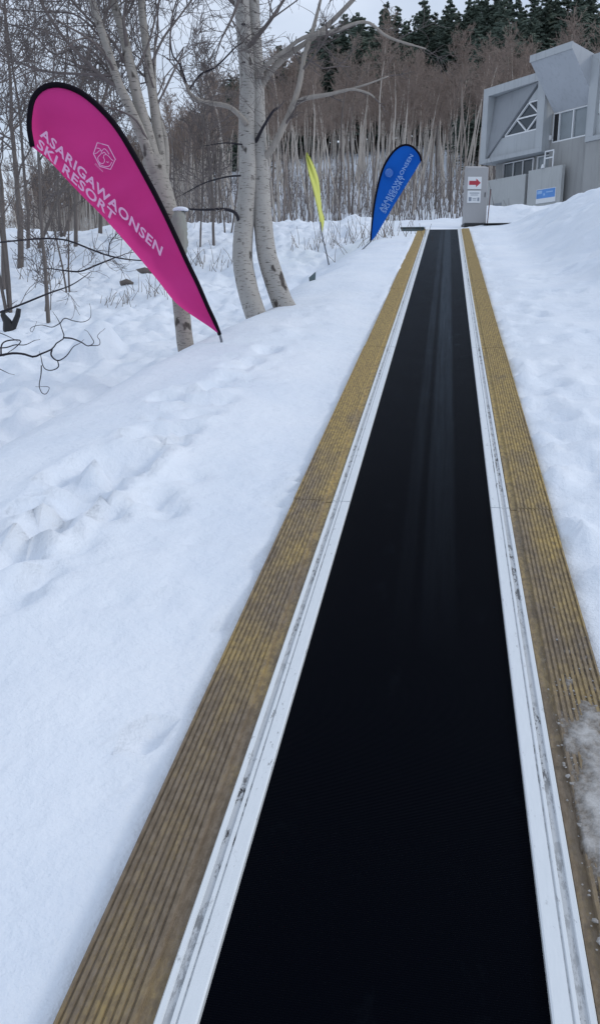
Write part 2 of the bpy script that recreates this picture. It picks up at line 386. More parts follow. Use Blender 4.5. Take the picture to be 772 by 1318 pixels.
rail_prof = [(0, -.06), (0, .004), (.004, .006), (.036, .006), (.038, .002), (.041, .002), (.043, .006), (.050, .006), (.052, .001), (.068, .001), (.070, .006), (.080, .007), (.083, .004), (.083, -.06)]
rail_m = [0] * 14; rail_m[8] = 1; rail_m[9] = 0; rail_m[4] = 1
rib = [(0, -.07), (0, -.004), (.030, -.004), (.032, .004)]
xx = .034
for i in range(9):
    rib += [(xx, .0085), (xx + .0085, .0085), (xx + .0105, .0035), (xx + .0140, .0035)]; xx += .0161
rib += [(xx, .011), (xx + .006, .010), (xx + .010, -.004), (xx + .010, -.07)]
jr = random.Random(5)
for k in range(-1, 6):
    a, b = k * 3.61 + .004, (k + 1) * 3.61 - .004
    if k == 5: b = 21.9
    st = [a] + [q for q in list(np.arange(math.ceil(a * 2) / 2 + .01, 20.95, .5)) + list(np.arange(21, 21.95, .08)) if a < q < b] + [b]
    for sgn in (-1, 1):
        j = jr.uniform(-.004, .004) + (-.003 if k == 0 else 0)
        m1 = MB(); sweep(m1, [(sgn * (.331 + p), q) for p, q in (rail_prof if sgn > 0 else rail_prof)][::sgn], st, 0, True, (rail_m if sgn > 0 else [rail_m[(12 - i) % 14] for i in range(14)]))
        m1.build('edge_rail', [ALU, GROOVE], lift)
        m2 = MB(); sweep(m2, [(sgn * (.417 + p) , q) for p, q in rib][::sgn], st, j * sgn); m2.build('tread_board', BOARD, lift)
# icy grit frozen on the near right board
mb = MB(); r_ = random.Random(9)
ico = [(0, 0, 1), (.89, 0, .45), (.28, .85, .45), (-.72, .53, .45), (-.72, -.53, .45), (.28, -.85, .45), (.72, .53, -.3), (-.28, .85, -.3), (-.89, 0, -.3), (-.28, -.85, -.3), (.72, -.53, -.3)]
icf = [(0, 1, 2), (0, 2, 3), (0, 3, 4), (0, 4, 5), (0, 5, 1), (1, 6, 2), (2, 7, 3), (3, 8, 4), (4, 9, 5), (5, 10, 1), (2, 6, 7), (3, 7, 8), (4, 8, 9), (5, 9, 10), (1, 10, 6)]
for i in range(1500):
    s = .9 + 1.9 * r_.random() ** 1.5
    x = .43 + .18 * r_.random() ** .75
    if r_.random() > ss(2.75, 1.7, s) * .95 + .05: continue
    q = (.0015 + .0055 * r_.random() ** 4) * (1.25 if s < 2 else .9)
    y, z, ny_, nz_ = lift_path(s); z += .006
    mb.add([(x + v[0] * q * r_.uniform(.7, 1.6), y + v[1] * q * r_.uniform(.7, 1.6), z + v[2] * q * .8 * r_.uniform(.6, 1.2)) for v in ico], icf)
sg_ = .004; us = np.arange(.436, .602, sg_); vs_ = np.arange(.9, 2.75, sg_); UU, VV_ = np.meshgrid(us, vs_)
hh = .55 * fbm(UU * 26, VV_ * 20, 4) + .5 * fbm(UU * 7 + 4, VV_ * 5, 3) + .42 * ss(.45, .53, UU) + .16 - .95 * ss(1.75, 2.6, VV_) - 1.2 * (1 - ss(.436, .456, UU)) + .06 * (np.random.default_rng(4).random(UU.shape) - .5)
yb_, zb_ = VV_ * C9, VV_ * S9; hv = (hh * .020 - .001).clip(-.012, .010); vv = np.stack([UU, yb_ - S9 * (hv + .006), zb_ + C9 * (hv + .006)], 2).reshape(-1, 3); W_ = len(us)
fq = [(i * W_ + j, i * W_ + j + 1, (i + 1) * W_ + j + 1, (i + 1) * W_ + j) for i in range(len(vs_) - 1) for j in range(W_ - 1) if hh[i:i + 2, j:j + 2].max() > -.02]
mb.add(vv, fq); gv0 = len(mb.v) - len(vv)
def m_grit(t):
    at_ = t.n('ShaderNodeAttribute'); at_.attribute_name = 'thickness'; n = t.noise(t.coord(), 70, 5, .7)
    f = t.math('ADD', at_.outputs['Fac'], t.math('MULTIPLY', t.math('SUBTRACT', n, .5), 1.1), True)
    return t.out(t.mix(f, (.115, .09, .065), (.50, .495, .49)), None, t.bump(n, .6, .006))
GRIT = NT('icy_grit', .7, 0, .25); GRIT = m_grit(GRIT)
go = mb.build('icy_grit', GRIT); ga = go.data.attributes.new('thickness', 'FLOAT', 'POINT'); tv_ = np.full(len(mb.v), .55); tv_[gv0:] = (hh.ravel() * 1.15).clip(0, .9); ga.data.foreach_set('value', tv_)
tag(go, 'grey frozen snow grit caked on the right tread board', 'ice grit', kind='stuff')

# ------------------------------------------------------------------ flags
def resample(pts, n, smooth=True):
    P = np.asarray(pts, float)
    if smooth:      # Catmull-Rom
        Q = []; E = np.vstack([2 * P[0] - P[1], P, 2 * P[-1] - P[-2]])
        for i in range(1, len(E) - 2):
            for t in np.linspace(0, 1, 8, endpoint=False):
                a, b, c, d = E[i - 1], E[i], E[i + 1], E[i + 2]
                Q.append(.5 * (2 * b + (c - a) * t + (2 * a - 5 * b + 4 * c - d) * t * t + (3 * b - a - 3 * c + d) * t ** 3))
        Q.append(P[-1]); P = np.array(Q)
    L = np.concatenate([[0], np.cumsum(np.linalg.norm(np.diff(P, axis=0), axis=1))]); t = np.linspace(0, L[-1], n)
    return np.stack([np.interp(t, L, P[:, k]) for k in range(P.shape[1])], 1)
def text_geo(s, bold=.018):
    cu = bpy.data.curves.new('lettering', 'FONT'); cu.body = s; cu.offset = bold; cu.resolution_u = 3; cu.space_character = 1.08
    o = bpy.data.objects.new('lettering', cu); COL.objects.link(o)
    dg = bpy.context.evaluated_depsgraph_get(); m = o.evaluated_get(dg).to_mesh()
    v = np.array([p.co[:2] for p in m.vertices]); f = [tuple(p.vertices) for p in m.polygons]
    o.evaluated_get(dg).to_mesh_clear(); bpy.data.objects.remove(o); bpy.data.curves.remove(cu)
    lo, hi = v.min(0), v.max(0); v = (v - lo) / (hi - lo); return v, f
def ribbon2d(pts, w):      # flat outline strip in 2D
    P = np.asarray(pts, float); t = np.gradient(P, axis=0); t /= np.linalg.norm(t, axis=1)[:, None] + 1e-9; nn = np.stack([-t[:, 1], t[:, 0]], 1) * w / 2
    v = np.vstack([P + nn, P - nn]); k = len(P); return v, [(i, i + 1, i + 1 + k, i + k) for i in range(k - 1)]
def make_flag(name, label, base, depth_yaw, pole_px, free_px, cloth, stem_px, sleeve_r, prints, bow):
    f0 = np.array([base[0] - CAM[0], base[1] - CAM[1], 0]); f0 /= np.linalg.norm(f0)
    c, s = math.cos(rad(depth_yaw)), math.sin(rad(depth_yaw)); Nn = np.array([f0[0] * c - f0[1] * s, f0[0] * s + f0[1] * c, 0])
    root = thing(name, base, label, 'flag')
    P3 = lambda p: on_plane(p[0], p[1], base, Nn)
    A = resample(pole_px, 64); B = resample(free_px, 64)
    cen = (A.mean(0) + B.mean(0)) / 2; ext = np.ptp(A, axis=0).max()
    mid = (A + B) / 2; hw = np.linalg.norm(A - B, axis=1) / 2 + 1e-6
    def bowz(p):      # the cloth bellies away from its edges
        d = np.linalg.norm(mid - p, axis=1); i = int(np.argmin(d)); a = np.clip(np.linalg.norm(p - A[i]) / (2 * hw[i]), 0, 1)
        return bow * math.sin(math.pi * a) * min(1, hw[i] / (hw.max() * .8)) + .016 * math.sin(p[1] * .11 + p[0] * .03 + 1.5 * math.sin(p[0] * .035)) * math.sin(math.pi * a)
    K = 16; mb = MB(); n = len(A); off = .002
    G = [[None] * (K + 1) for _ in range(n)]
    for i in range(n):
        for j in range(K + 1):
            a = j / K; p = A[i] * (1 - a) + B[i] * a
            z = bow * math.sin(math.pi * a) * min(1, hw[i] / (hw.max() * .8)) + .016 * math.sin(p[1] * .11 + p[0] * .03 + 1.5 * math.sin(p[0] * .035)) * math.sin(math.pi * a)
            G[i][j] = P3(p) + Nn * z
    vs = [G[i][j] - Nn * off for i in range(n) for j in range(K + 1)] + [G[i][j] + Nn * off for i in range(n) for j in range(K + 1)]
    q = n * (K + 1); fs = []
    for i in range(n - 1):
        for j in range(K):
            a = i * (K + 1) + j; fs.append((a, a + 1, a + K + 2, a + K + 1)); fs.append((a + q, a + K + 1 + q, a + K + 2 + q, a + 1 + q))
        for j in (0, K):
            a = i * (K + 1) + j; fs.append((a, a + K + 1, a + K + 1 + q, a + q))
    mb.add(vs, fs); sail = mb.build('cloth', cloth, root, True)
    pp = np.array([P3(p) - Nn * .0 for p in A]); mb = MB()
    tap = np.interp(np.arange(n), [0, n * .5, n - 1], [sleeve_r * .75, sleeve_r, sleeve_r * .9]); mb.tube(pp, tap, 8); mb.build('sleeve', SLEEVE, root, True)
    st = [P3(p) for p in stem_px]; st = [st[0] + (st[0] - st[1]) / np.linalg.norm(st[0] - st[1]) * .25] + st
    mb = MB(); mb.tube(st, [.009, .011] + [.012] * (len(st) - 2), 8); mb.build('pole', POLEM if name != 'magenta' else SLEEVE, root, True)
    zz = VN = None
    def interp_bow(p):
        # bilinear position on the sail grid
        best = None
        d = np.abs(np.cross(B - A, p - A)) / (np.linalg.norm(B - A, axis=1) + 1e-6)
        inside = np.einsum('ij,ij->i', p - A, B - A) / (np.einsum('ij,ij->i', B - A, B - A) + 1e-6)
        d[(inside < -.05) | (inside > 1.05)] = 1e3; i = int(np.argmin(d)); a = float(np.clip(inside[i], 0, 1))
        return bow * math.sin(math.pi * a) * min(1, hw[i] / (hw.max() * .8)) + .016 * math.sin(p[1] * .11 + p[0] * .03 + 1.5 * math.sin(p[0] * .035)) * math.sin(math.pi * a)
    for (nm, v2, f2, mat) in prints:
        m = MB(); m.add([P3(p) + Nn * (interp_bow(p) - .008) for p in v2], f2); m.build(nm, mat, sail)
    return root
def text_px(s, o, e, up, bold=.018):
    v, f = text_geo(s, bold); o, e, up = map(np.array, (o, e, up)); return o + v[:, :1] * (e - o) + v[:, 1:] * up, f
def join2(parts):
    V = []; Fc = []; o = 0
    for v, f in parts:
        V.append(np.asarray(v)); Fc += [tuple(i + o for i in q) for q in f]; o += len(v)
    return np.vstack(V), Fc
Z1 = lambda x, y: (30 + x / 5.514, 100 + y / 5.514)
hexp = [Z1(*p) for p in [(527, 462), (603, 483), (655, 580), (620, 652), (545, 630), (500, 540), (527, 462), (560, 471)]]
cur = [[(520, 500), (545, 505), (560, 530), (545, 550), (530, 570), (540, 600), (565, 612), (580, 590), (570, 565), (580, 545), (605, 555), (625, 580), (640, 590)],
       [(505, 540), (525, 535), (540, 520), (560, 520), (575, 505), (595, 520), (610, 545)], [(560, 540), (575, 530), (590, 545)], [(540, 600), (550, 620), (590, 632), (615, 625), (630, 600)], [(593, 596), (600, 602), (607, 598)]]
emb = [ribbon2d(hexp, 1.15)] + [ribbon2d(resample([Z1(*p) for p in c], 20), .8) for c in cur]
cap = []
for i in range(9):
    a = np.array(Z1(510 + 6.5 * i, 618 + 6.5 * i)); cap.append(ribbon2d([a, a + (.9, -1.6)], .5))
pink_base = np.array([-1.89, 7.11, hz(-1.89, 7.11) - .01])
pole = [(283, 431), (277, 415), (268, 396), (255, 366), (241, 337), (226, 304), (209, 268), (191, 233), (170, 195), (150, 163), (128, 138), (106, 120), (86, 111), (69, 109), (54, 114), (43, 127), (39, 145), (38, 165), (42, 189)]
free = [(283, 431), (270, 421), (252, 409), (235, 397), (222, 385), (205, 363), (187, 341), (170, 321), (150, 298), (130, 276), (108, 254), (85, 230), (63, 206), (42, 189)]
pl = make_flag('magenta_feather_flag', 'large magenta teardrop flag with black edge leaning left in the near snow', pink_base, 8, pole, free, MAG, [(286, 446), (285, 438), (283, 431), (277, 415)], .0235,
    [('lettering',) + text_px('ASARIGAWAONSEN', (51.5, 175), (206.5, 330), (3.6, -11.5), .022) + (PRINTW,), ('lettering',) + text_px('SKI RESORT', (47.5, 189), (146, 286), (3.6, -10.8), .022) + (PRINTW,),
     ('emblem',) + join2(emb) + (PRINTW,), ('caption',) + join2(cap) + (MAG if False else PRINTW,)], .10)
Z4 = lambda x, y: (460 + x / 7.72, 170 + y / 7.72)
bb = hit(468, 318, 12); bluebase = np.array([-1.49, 16.34, hz(-1.49, 16.34)])
pole = [Z4(*p) for p in [(128, 1090), (138, 960), (152, 820), (170, 690), (195, 560), (222, 450), (256, 350), (305, 260), (365, 183), (425, 140), (480, 127), (535, 140), (585, 182), (618, 232), (631, 285)]]
free = [Z4(*p) for p in [(128, 1090), (175, 1040), (240, 932), (300, 832), (350, 745), (405, 655), (460, 565), (515, 475), (565, 395), (600, 335), (631, 285)]]
cir = [(np.cos(a) * 5.2 + 500.4, np.sin(a) * 5.6 + 222.6) for a in np.linspace(0, 6.28, 25)]
emb = [(np.array(cir), [tuple(range(24))])] ; emb2 = [ribbon2d([(497, 219), (501, 217), (504, 220), (500, 223), (497, 226), (502, 228), (504, 225)], .9)]
make_flag('blue_feather_flag', 'blue teardrop flag leaning right at the far end of the snow bank', bluebase, -6, pole, free, BLUE, [Z4(25, 1190), Z4(75, 1140), Z4(128, 1090), Z4(136, 985)], .020,
    [('lettering',) + text_px('ASARIGAWAONSEN', Z4(243, 792), Z4(556, 236), (-4.4, -2.6), .018) + (PRINTB,), ('lettering',) + text_px('SKI RESORT', Z4(277, 812), Z4(476, 455), (-4.2, -2.5), .018) + (PRINTB,),
     ('emblem',) + join2(emb) + (PRINTB2,), ('emblem',) + join2([(v, f) for v, f in emb2]) + (PRINTB,)], .07)
# yellow flag, seen nearly edge on and twisted by the wind
yb = hit(423, 341, 10); print('yellow base', yb)
root = thing('yellow_feather_flag', yb, 'thin lime yellow teardrop flag seen nearly edge on, leaning left', 'flag')
ZY = yb; fy = np.array([yb[0] - CAM[0], yb[1] - CAM[1], 0]); fy /= np.linalg.norm(fy)
Z5 = lambda x, y: on_plane(380 + x / 7.75, 180 + y / 7.75, ZY, fy)
A = resample(np.array([Z5(*p) for p in [(262, 935), (248, 820), (228, 700), (212, 630), (196, 560), (178, 480), (155, 400), (135, 320), (120, 240), (112, 170), (116, 126)]]), 40)
B = resample(np.array([Z5(*p) for p in [(262, 935), (278, 850), (285, 760), (262, 680), (255, 600), (246, 520), (240, 440), (228, 360), (205, 290), (168, 205), (116, 126)]]), 40)
mb = MB(); K = 10; n = 40; vs = []
for i in range(n):
    for j in range(K + 1):
        a = j / K; u = i / (n - 1); dep = .62 * math.sin(math.pi * min(1, u * 1.02) ** .8) * a + .05 * math.sin(a * 9 + u * 7)
        p = A[i] * (1 - a) + B[i] * a + fy * dep; vs.append(p)
vs2 = vs + [p + np.array([fy[1], -fy[0], 0]) * .004 for p in vs]; q = len(vs); fs = []
for i in range(n - 1):
    for j in range(K):
        a = i * (K + 1) + j; fs += [(a, a + 1, a + K + 2, a + K + 1), (a + q, a + K + 1 + q, a + K + 2 + q, a + 1 + q)]
    for j in (0, K):
        a = i * (K + 1) + j; fs.append((a, a + K + 1, a + K + 1 + q, a + q))
mb.add(vs2, fs); mb.build('cloth', YEL, root, True)
mb = MB(); mb.tube([Z5(*p) for p in [(345, 1300), (335, 1250), (312, 1140), (285, 1030), (262, 935), (248, 820)]], [.016] * 6, 8); mb.build('pole', POLEM, root, True)
mb = MB(); mb.tube(A + fy * .004, [.014] * 40, 6); mb.build('sleeve', m_simple('yellow_sleeve_cloth', (.5,.52,.12), .7), root, True)

# ------------------------------------------------------------------ trees
def wander(p, d, L, n, wob, lift, rr):
    P = [np.array(p, float)]; d = np.array(d, float); d /= np.linalg.norm(d)
    for i in range(n):
        d = d + rr.normal(0, wob, 3) + np.array([0, 0, lift]); d /= np.linalg.norm(d); P.append(P[-1] + d * L / n)
    return np.array(P), d
def twigs(mb, p, d, L, r, depth, rr, lift=.02, kids=4, sides=3, minr=.0022):
    P, dd = wander(p, d, L, 6 if depth > 0 else 4, .16, lift, rr)
    mb.tube(P, np.linspace(r, max(minr, r * .35), len(P)), sides if depth < 2 else 5, cap=False)
    if depth <= 0: return
    for k in range(kids + rr.integers(0, 3)):
        u = .2 + .8 * rr.random(); i = min(int(u * (len(P) - 1)), len(P) - 2); q = P[i] + (P[i + 1] - P[i]) * (u * (len(P) - 1) - i)
        t = P[i + 1] - P[i]; t /= np.linalg.norm(t); a = rr.normal(0, 1, 3); a -= t * (a @ t); a /= np.linalg.norm(a)
        c = t * rr.uniform(.5, 1.0) + a * rr.uniform(.4, .9); twigs(mb, q, c, L * rr.uniform(.35, .62), max(minr, r * .5), depth - 1, rr, lift, kids, sides, minr)
def px_path(pts, Z, zf=0.0):
    return resample(np.array([at(p[0], p[1], Z + (p[2] if len(p) > 2 else 0)) for p in pts]), max(8, len(pts) * 4))
def widths(pts_w, Z, n):
    return np.interp(np.linspace(0, 1, n), np.linspace(0, 1, len(pts_w)), np.array(pts_w) * Z / FPX / 2)

# the twin birch on the crest
ZB = 9.3; rr = np.random.default_rng(11)
foot = at(345, 410, ZB); foot[2] = hz(foot[0], foot[1])
tb = thing('twin_birch', foot, 'twin white birch with two curved trunks standing on the snow bank', 'tree')
mb = MB(); s1 = [(347, 436, 0), (335, 420, 0), (323, 387, .02), (314, 350, .04), (312, 322, .05), (316, 270, .05), (318.5, 228, .03), (317.5, 163), (318, 98), (313, 33), (311, 0), (306, -120, .1), (299, -260, .2), (295, -420, .3)]
p = px_path(s1, ZB); mb.tube(p, widths([29, 27, 26, 23, 21, 20, 19, 19, 20, 21, 21, 18, 13, 7], ZB, len(p)), 14, jit=.05); t1 = p
mb.build('trunk', BIRCH, tb, True)
mb = MB(); s2 = [(381, 414, .1), (367, 397, .1), (353, 360, .1), (343, 325, .1), (338, 280, .1), (335.5, 229, .1), (332, 163, .12), (330.5, 98, .13), (327.5, 33, .14), (326, 0, .15), (324, -80, .2), (332, -180, .3), (342, -330, .4)]
p = px_path(s2, ZB); mb.tube(p, widths([29, 27, 25, 23, 21, 19, 16, 16, 15, 14, 11, 8, 4], ZB, len(p)), 12, jit=.05); mb.build('trunk', BIRCH, tb, True)
def limb(parent, name, pts, w, Z, mat, kids=5, depth=1, L=.5, sides=7, lift=.01, r2=None, minr=.002):
    mb = MB(); p = px_path(pts, Z); rs = widths(w, Z, len(p)); mb.tube(p, rs, sides, jit=.08)
    mt = MB()
    for k in range(kids):
        i = rr.integers(len(p) // 4, len(p) - 1); t = p[i] - p[i - 1]; t /= np.linalg.norm(t) + 1e-9; a = rr.normal(0, 1, 3); a -= t * (a @ t); a /= np.linalg.norm(a)
        twigs(mt, p[i], t * .7 + a * .7, L * rr.uniform(.5, 1.2), max(minr, rs[i] * .45), depth, rr, lift, 3, 3, minr)
    t = p[-1] - p[-2]; twigs(mt, p[-1], t, L, max(minr, rs[-1]), depth, rr, lift, 3, 3, minr)
    if mt.v: mb.add(mt.v, mt.f, 1)
    return mb.build(name, [mat, TWIG], parent, True)
limb(tb, 'limb', [(331, 130, .12), (338, 108, .1), (352, 88), (374, 68), (398, 52, -.1), (424, 30, -.1), (450, 4, -.2), (480, -30, -.2), (520, -80, -.2)], [9, 8.5, 7.5, 6.5, 6, 5.5, 5, 4, 3], ZB, LIMB, 6, 2, .8)
limb(tb, 'limb', [(328, 100, .0), (345, 82, -.1), (366, 66, -.1), (392, 48, -.2), (430, 40, -.3), (470, 28, -.3), (500, 48, -.3), (548, 63, -.3)], [7, 6, 5, 5, 4, 3.5, 3, 1.5], ZB, LIMB, 5, 1, .5)
limb(tb, 'limb', [(332, 212, .1), (346, 197, .05), (356, 180), (368, 155), (378, 132, -.05), (386, 104, -.05), (391, 74, -.1), (402, 40, -.1), (415, -10, -.2)], [9, 9, 8.5, 8, 7.5, 6.5, 6, 4.5, 3], ZB, LIMB, 4, 2, .5)
limb(tb, 'limb', [(377, 136, -.05), (392, 127, -.1), (425, 121, -.15), (452, 115, -.2), (474, 120, -.2), (482, 126, -.2)], [6, 6, 5, 4, 3, 2], ZB, LIMB, 2, 1, .2)
limb(tb, 'limb', [(440, 118, -.15), (470, 109, -.2), (500, 98, -.2)], [3.5, 2.5, 1.5], ZB, LIMB, 3, 1, .3)
limb(tb, 'limb', [(318, 160, -.1), (312, 152, -.15), (296, 138, -.2), (275, 133, -.2), (258, 130, -.25), (245, 121, -.3), (240, 108, -.3)], [7, 6.5, 6, 6, 5.5, 5, 4], ZB, LIMB, 0, 1, .35)
limb(tb, 'limb', [(241, 112, -.3), (232, 84, -.3), (222, 70, -.3), (220, 40, -.3), (230, 0, -.3)], [3.2, 2.5, 2, 1.5, 1], ZB, DARKTWIG, 5, 2, .5)
limb(tb, 'limb', [(243, 117, -.3), (258, 96, -.3), (278, 86, -.3), (302, 62, -.3), (312, 55, -.3)], [2.5, 2.5, 2, 2, 1.5], ZB, DARKTWIG, 5, 2, .35)
limb(tb, 'limb', [(308, 287, 0), (303, 274, -.1), (288, 269, -.15), (262, 270, -.2), (232, 269, -.2), (205, 274, -.2)], [4.5, 4, 3, 2.5, 2, 1], ZB, DARKTWIG, 6, 1, .35)
limb(tb, 'limb', [(312, 186, -.1), (290, 184, -.15), (262, 188, -.2)], [2, 1.5, 1], ZB, DARKTWIG, 4, 1, .25)
limb(tb, 'limb', [(310, 226, -.1), (290, 228, -.15), (262, 236, -.2), (236, 250, -.2)], [2.5, 2, 1.5, 1], ZB, DARKTWIG, 5, 1, .35)
limb(tb, 'limb', [(328, 185, .05), (338, 165, -.1), (350, 145, -.15), (357, 139, -.2)], [5, 4, 3.5, 3], ZB, DARKTWIG, 1, 0, .12)
for pts in ([(316, 20), (285, -10), (240, -30), (190, -20), (150, 10)], [(322, -60), (370, -120), (430, -150), (500, -130)], [(312, -120), (260, -190), (200, -220)], [(318, -30), (300, 20, -.3), (285, 50, -.4)], [(320, 60, -.1), (345, 30, -.2), (365, 0, -.2), (390, -40, -.2)]):
    limb(tb, 'limb', pts, np.linspace(6, 2, len(pts)), ZB, TWIG, 9, 2, 1.0, lift=-.03)
# black branch scars on the trunk
def scar(path, u, ang, r, parent):
    i = int(u * (len(path) - 1)); p = path[i]; v = np.array([math.cos(ang), math.sin(ang), 0])
    m = MB(); c = p + v * r; t = np.array([-v[1], v[0], 0]); pts = []
    for k, (a, z, o) in enumerate([(-.028, 0, -.006), (-.018, .012, .004), (0, .017, .008), (.018, .012, .004), (.028, 0, -.006), (.014, -.011, .004), (0, -.014, .008), (-.014, -.011, .004)]): pts.append(c + t * a + np.array([0, 0, z]) + v * o)
    m.prism([q + v * .004 for q in pts], [q - v * .02 for q in pts]); m.build('bark_scar', DARKTWIG, parent)
for u, a in ((.08, -1.9), (.14, -1.2), (.2, -2.0), (.27, -1.5), (.33, -1.1), (.40, -1.7), (.46, -1.3), (.52, -1.9), (.58, -1.45), (.63, -1.2), (.66, -1.8)): scar(t1, u, a, .082, tb)

# the many-stemmed birch behind the magenta flag
ZL = 7.75; rr = np.random.default_rng(23)
foot = at(241, 462, ZL); foot[2] = hz(foot[0], foot[1])
lb = thing('many_stemmed_birch', foot, 'grey birch behind the magenta flag with several stems fanning up from one trunk', 'tree')
mb = MB(); s = [(247, 500), (241, 459), (236, 420), (232, 383), (227, 340), (221, 300), (214, 265), (205, 235), (197, 205)]
p = px_path(s, ZL); mb.tube(p, widths([25, 22, 21, 21, 23, 25, 27, 28, 28], ZL, len(p)), 14, jit=.06); mb.build('trunk', BIRCH2, lb, True)
for pts, w in (([(200, 225, -.05), (185, 180, -.08), (168, 140, -.1), (152, 105, -.1), (138, 60, -.1), (120, 5, -.1), (100, -80, 0), (85, -200, .2)], [15, 13, 11, 10, 9, 8, 6, 4]),
               ([(203, 225, .0), (192, 180, 0), (178, 130, 0), (168, 85, 0), (158, 40, .1), (146, 0, .1), (130, -90, .2), (120, -240, .3)], [18, 16, 13, 11, 11, 10, 8, 4]),
               ([(210, 235, .05), (206, 190, .1), (199, 140, .1), (193, 95, .1), (187, 50, .1), (182, 0, .1), (178, -100, .1), (190, -240, .2)], [15, 13, 11, 10, 10, 9, 8, 4]),
               ([(212, 240, .1), (214, 210, .1), (213, 180, .15), (205, 150, .15), (199, 110, .2), (200, 60, .3)], [10, 9, 7, 6, 5, 3])):
    limb(lb, 'stem', pts, w, ZL, BIRCH2, 6, 2, .9, 9, lift=.01)
for pts, w in (([(160, 118, -.1), (128, 95, -.1), (88, 55, -.1), (66, 25, -.1), (50, -5, -.1), (30, -60, -.1)], [6, 5, 4.5, 4, 4, 2]), ([(148, 98, -.1), (120, 96, -.1), (60, 92, -.1), (20, 78, -.1), (0, 70, -.1), (-40, 60, -.1)], [4, 3.5, 3, 2.5, 2, 1]),
               ([(172, 108), (150, 60), (120, 30), (92, 0), (60, -40)], [4, 3.5, 3, 3, 2]), ([(200, 140, .1), (215, 110, .1), (238, 60, .1), (220, 80, .1), (222, 20, .1), (240, -30, .1)], [3, 3, 2, 2, 2, 1]),
               ([(192, 90, .1), (210, 50, .1), (232, 20, .1), (262, -20, .1)], [4, 3, 2.5, 2]), ([(190, 180, -.1), (170, 150, -.2), (120, 130, -.3), (80, 100, -.4)], [3, 2.5, 2, 1]),
               ([(170, 100), (190, 60), (205, 0), (215, -60)], [3, 3, 2, 1.5]), ([(150, 100), (110, 60), (70, 70), (40, 40), (10, 30), (-30, 0)], [3, 3, 2.5, 2, 1.5, 1]),
               ([(140, 60), (100, 20), (50, 15), (0, 10)], [3, 2.5, 2, 1]), ([(155, 30, .1), (170, 5, .1), (178, -40, .1)], [3, 2.5, 2])):
    limb(lb, 'limb', pts, w, ZL, TWIG, 9, 2, .75, 6, lift=-.01)
m = MB(); p = px_path([(228, 330, -.12), (230, 305, -.14), (230, 285, -.15), (231, 276, -.15), (231, 271, -.15)], ZL); m.tube(p, widths([20, 25, 24, 20, 11], ZL, len(p)), 12, jit=.22); m.build('broken_stub', GREENBARK, lb, True)
m = MB(); c = at(232, 270, ZL - .15)
for k in range(1): m.add([c + np.array([v[0] * .085 * (1 + .3 * rr.random()), v[1] * .075, v[2] * .035 * (1 + .4 * rr.random())]) for v in ico], icf)
o = m.build('snow_cap', SNOW, lb, True); o.modifiers.new('round', 'SUBSURF').render_levels = 2

# tree standing just left of the view whose bare branches reach into it
ZN = 5.4; rr = np.random.default_rng(5)
foot = at(-150, 560, ZN); foot[2] = hz(foot[0], foot[1])
nb = thing('overhanging_tree', foot, 'dark bare branches reaching in low over the snow from the left edge', 'tree')
m = MB(); p = resample(np.array([foot + np.array([0, 0, -.2]), foot + np.array([.02, 0, .6]), foot + np.array([-.05, .05, 1.6]), foot + np.array([-.2, .1, 3.2]), foot + np.array([-.1, .1, 5.0])]), 16); m.tube(p, np.linspace(.075, .02, 16), 8, jit=.1); m.build('trunk', DARKTRUNK, nb, True)
ZW = lambda pts: [(q[0] / 5.493, 280 + q[1] / 5.493) + tuple(q[2:]) for q in pts]
for pts, w in ((ZW([(-800, 1250, .1), (-350, 1040, 0), (-120, 985), (0, 975), (90, 960), (170, 965), (240, 985), (290, 965), (370, 930), (400, 890), (455, 850), (440, 790), (425, 745), (400, 700)]), [9, 7, 5, 4.4, 4.2, 4, 4, 3.6, 3.2, 2.8, 2.5, 1.8, 1.4, .8]),
               (ZW([(455, 850), (510, 855), (575, 880), (625, 908), (665, 885), (650, 850), (628, 815)]), [2.2, 2, 1.8, 1.5, 1.2, 1, .7]), (ZW([(630, 905), (700, 902), (708, 870), (690, 840), (712, 810)]), [1.2, 1, .9, .8, .6]),
               (ZW([(370, 930), (365, 975), (410, 1012), (470, 980), (520, 915), (565, 890)]), [2.6, 2, 1.6, 1.5, 1.2, .8]), (ZW([(410, 1012), (415, 1055), (375, 1078), (330, 1075), (305, 1045), (292, 985)]), [1.6, 1.5, 1.3, 1.3, 1.3, 1]),
               (ZW([(295, 1045), (292, 1110), (280, 1190), (300, 1240), (330, 1245), (350, 1200), (290, 1195)]), [1.6, 1.4, 1.3, 1.1, 1, .8, .6]), (ZW([(425, 750), (460, 712), (520, 730), (590, 738), (640, 710), (645, 650)]), [1.4, 1.2, 1.1, 1, .8, .6]),
               (ZW([(425, 748), (370, 775), (300, 760), (240, 770), (215, 790), (230, 810), (250, 770)]), [1.2, 1.1, 1, .9, .8, .7, .6]), (ZW([(10, 975), (15, 900), (60, 870), (150, 870), (110, 920), (60, 955)]), [2.4, 2, 1.8, 1.6, 1.2, .8]), (ZW([(-60, 920), (40, 920), (110, 900), (180, 900), (245, 870)]), [2, 1.7, 1.5, 1.2, .8]),
               (ZW([(-60, 800), (0, 815), (60, 840), (100, 860)]), [1.4, 1.2, 1, .8]), (ZW([(-140, 1000), (0, 1070), (65, 1102)]), [2, 1.5, .7])):
    limb(nb, 'branch', pts, w, ZN, DARKTWIG, 0, 0, .04, 5, minr=.0015)
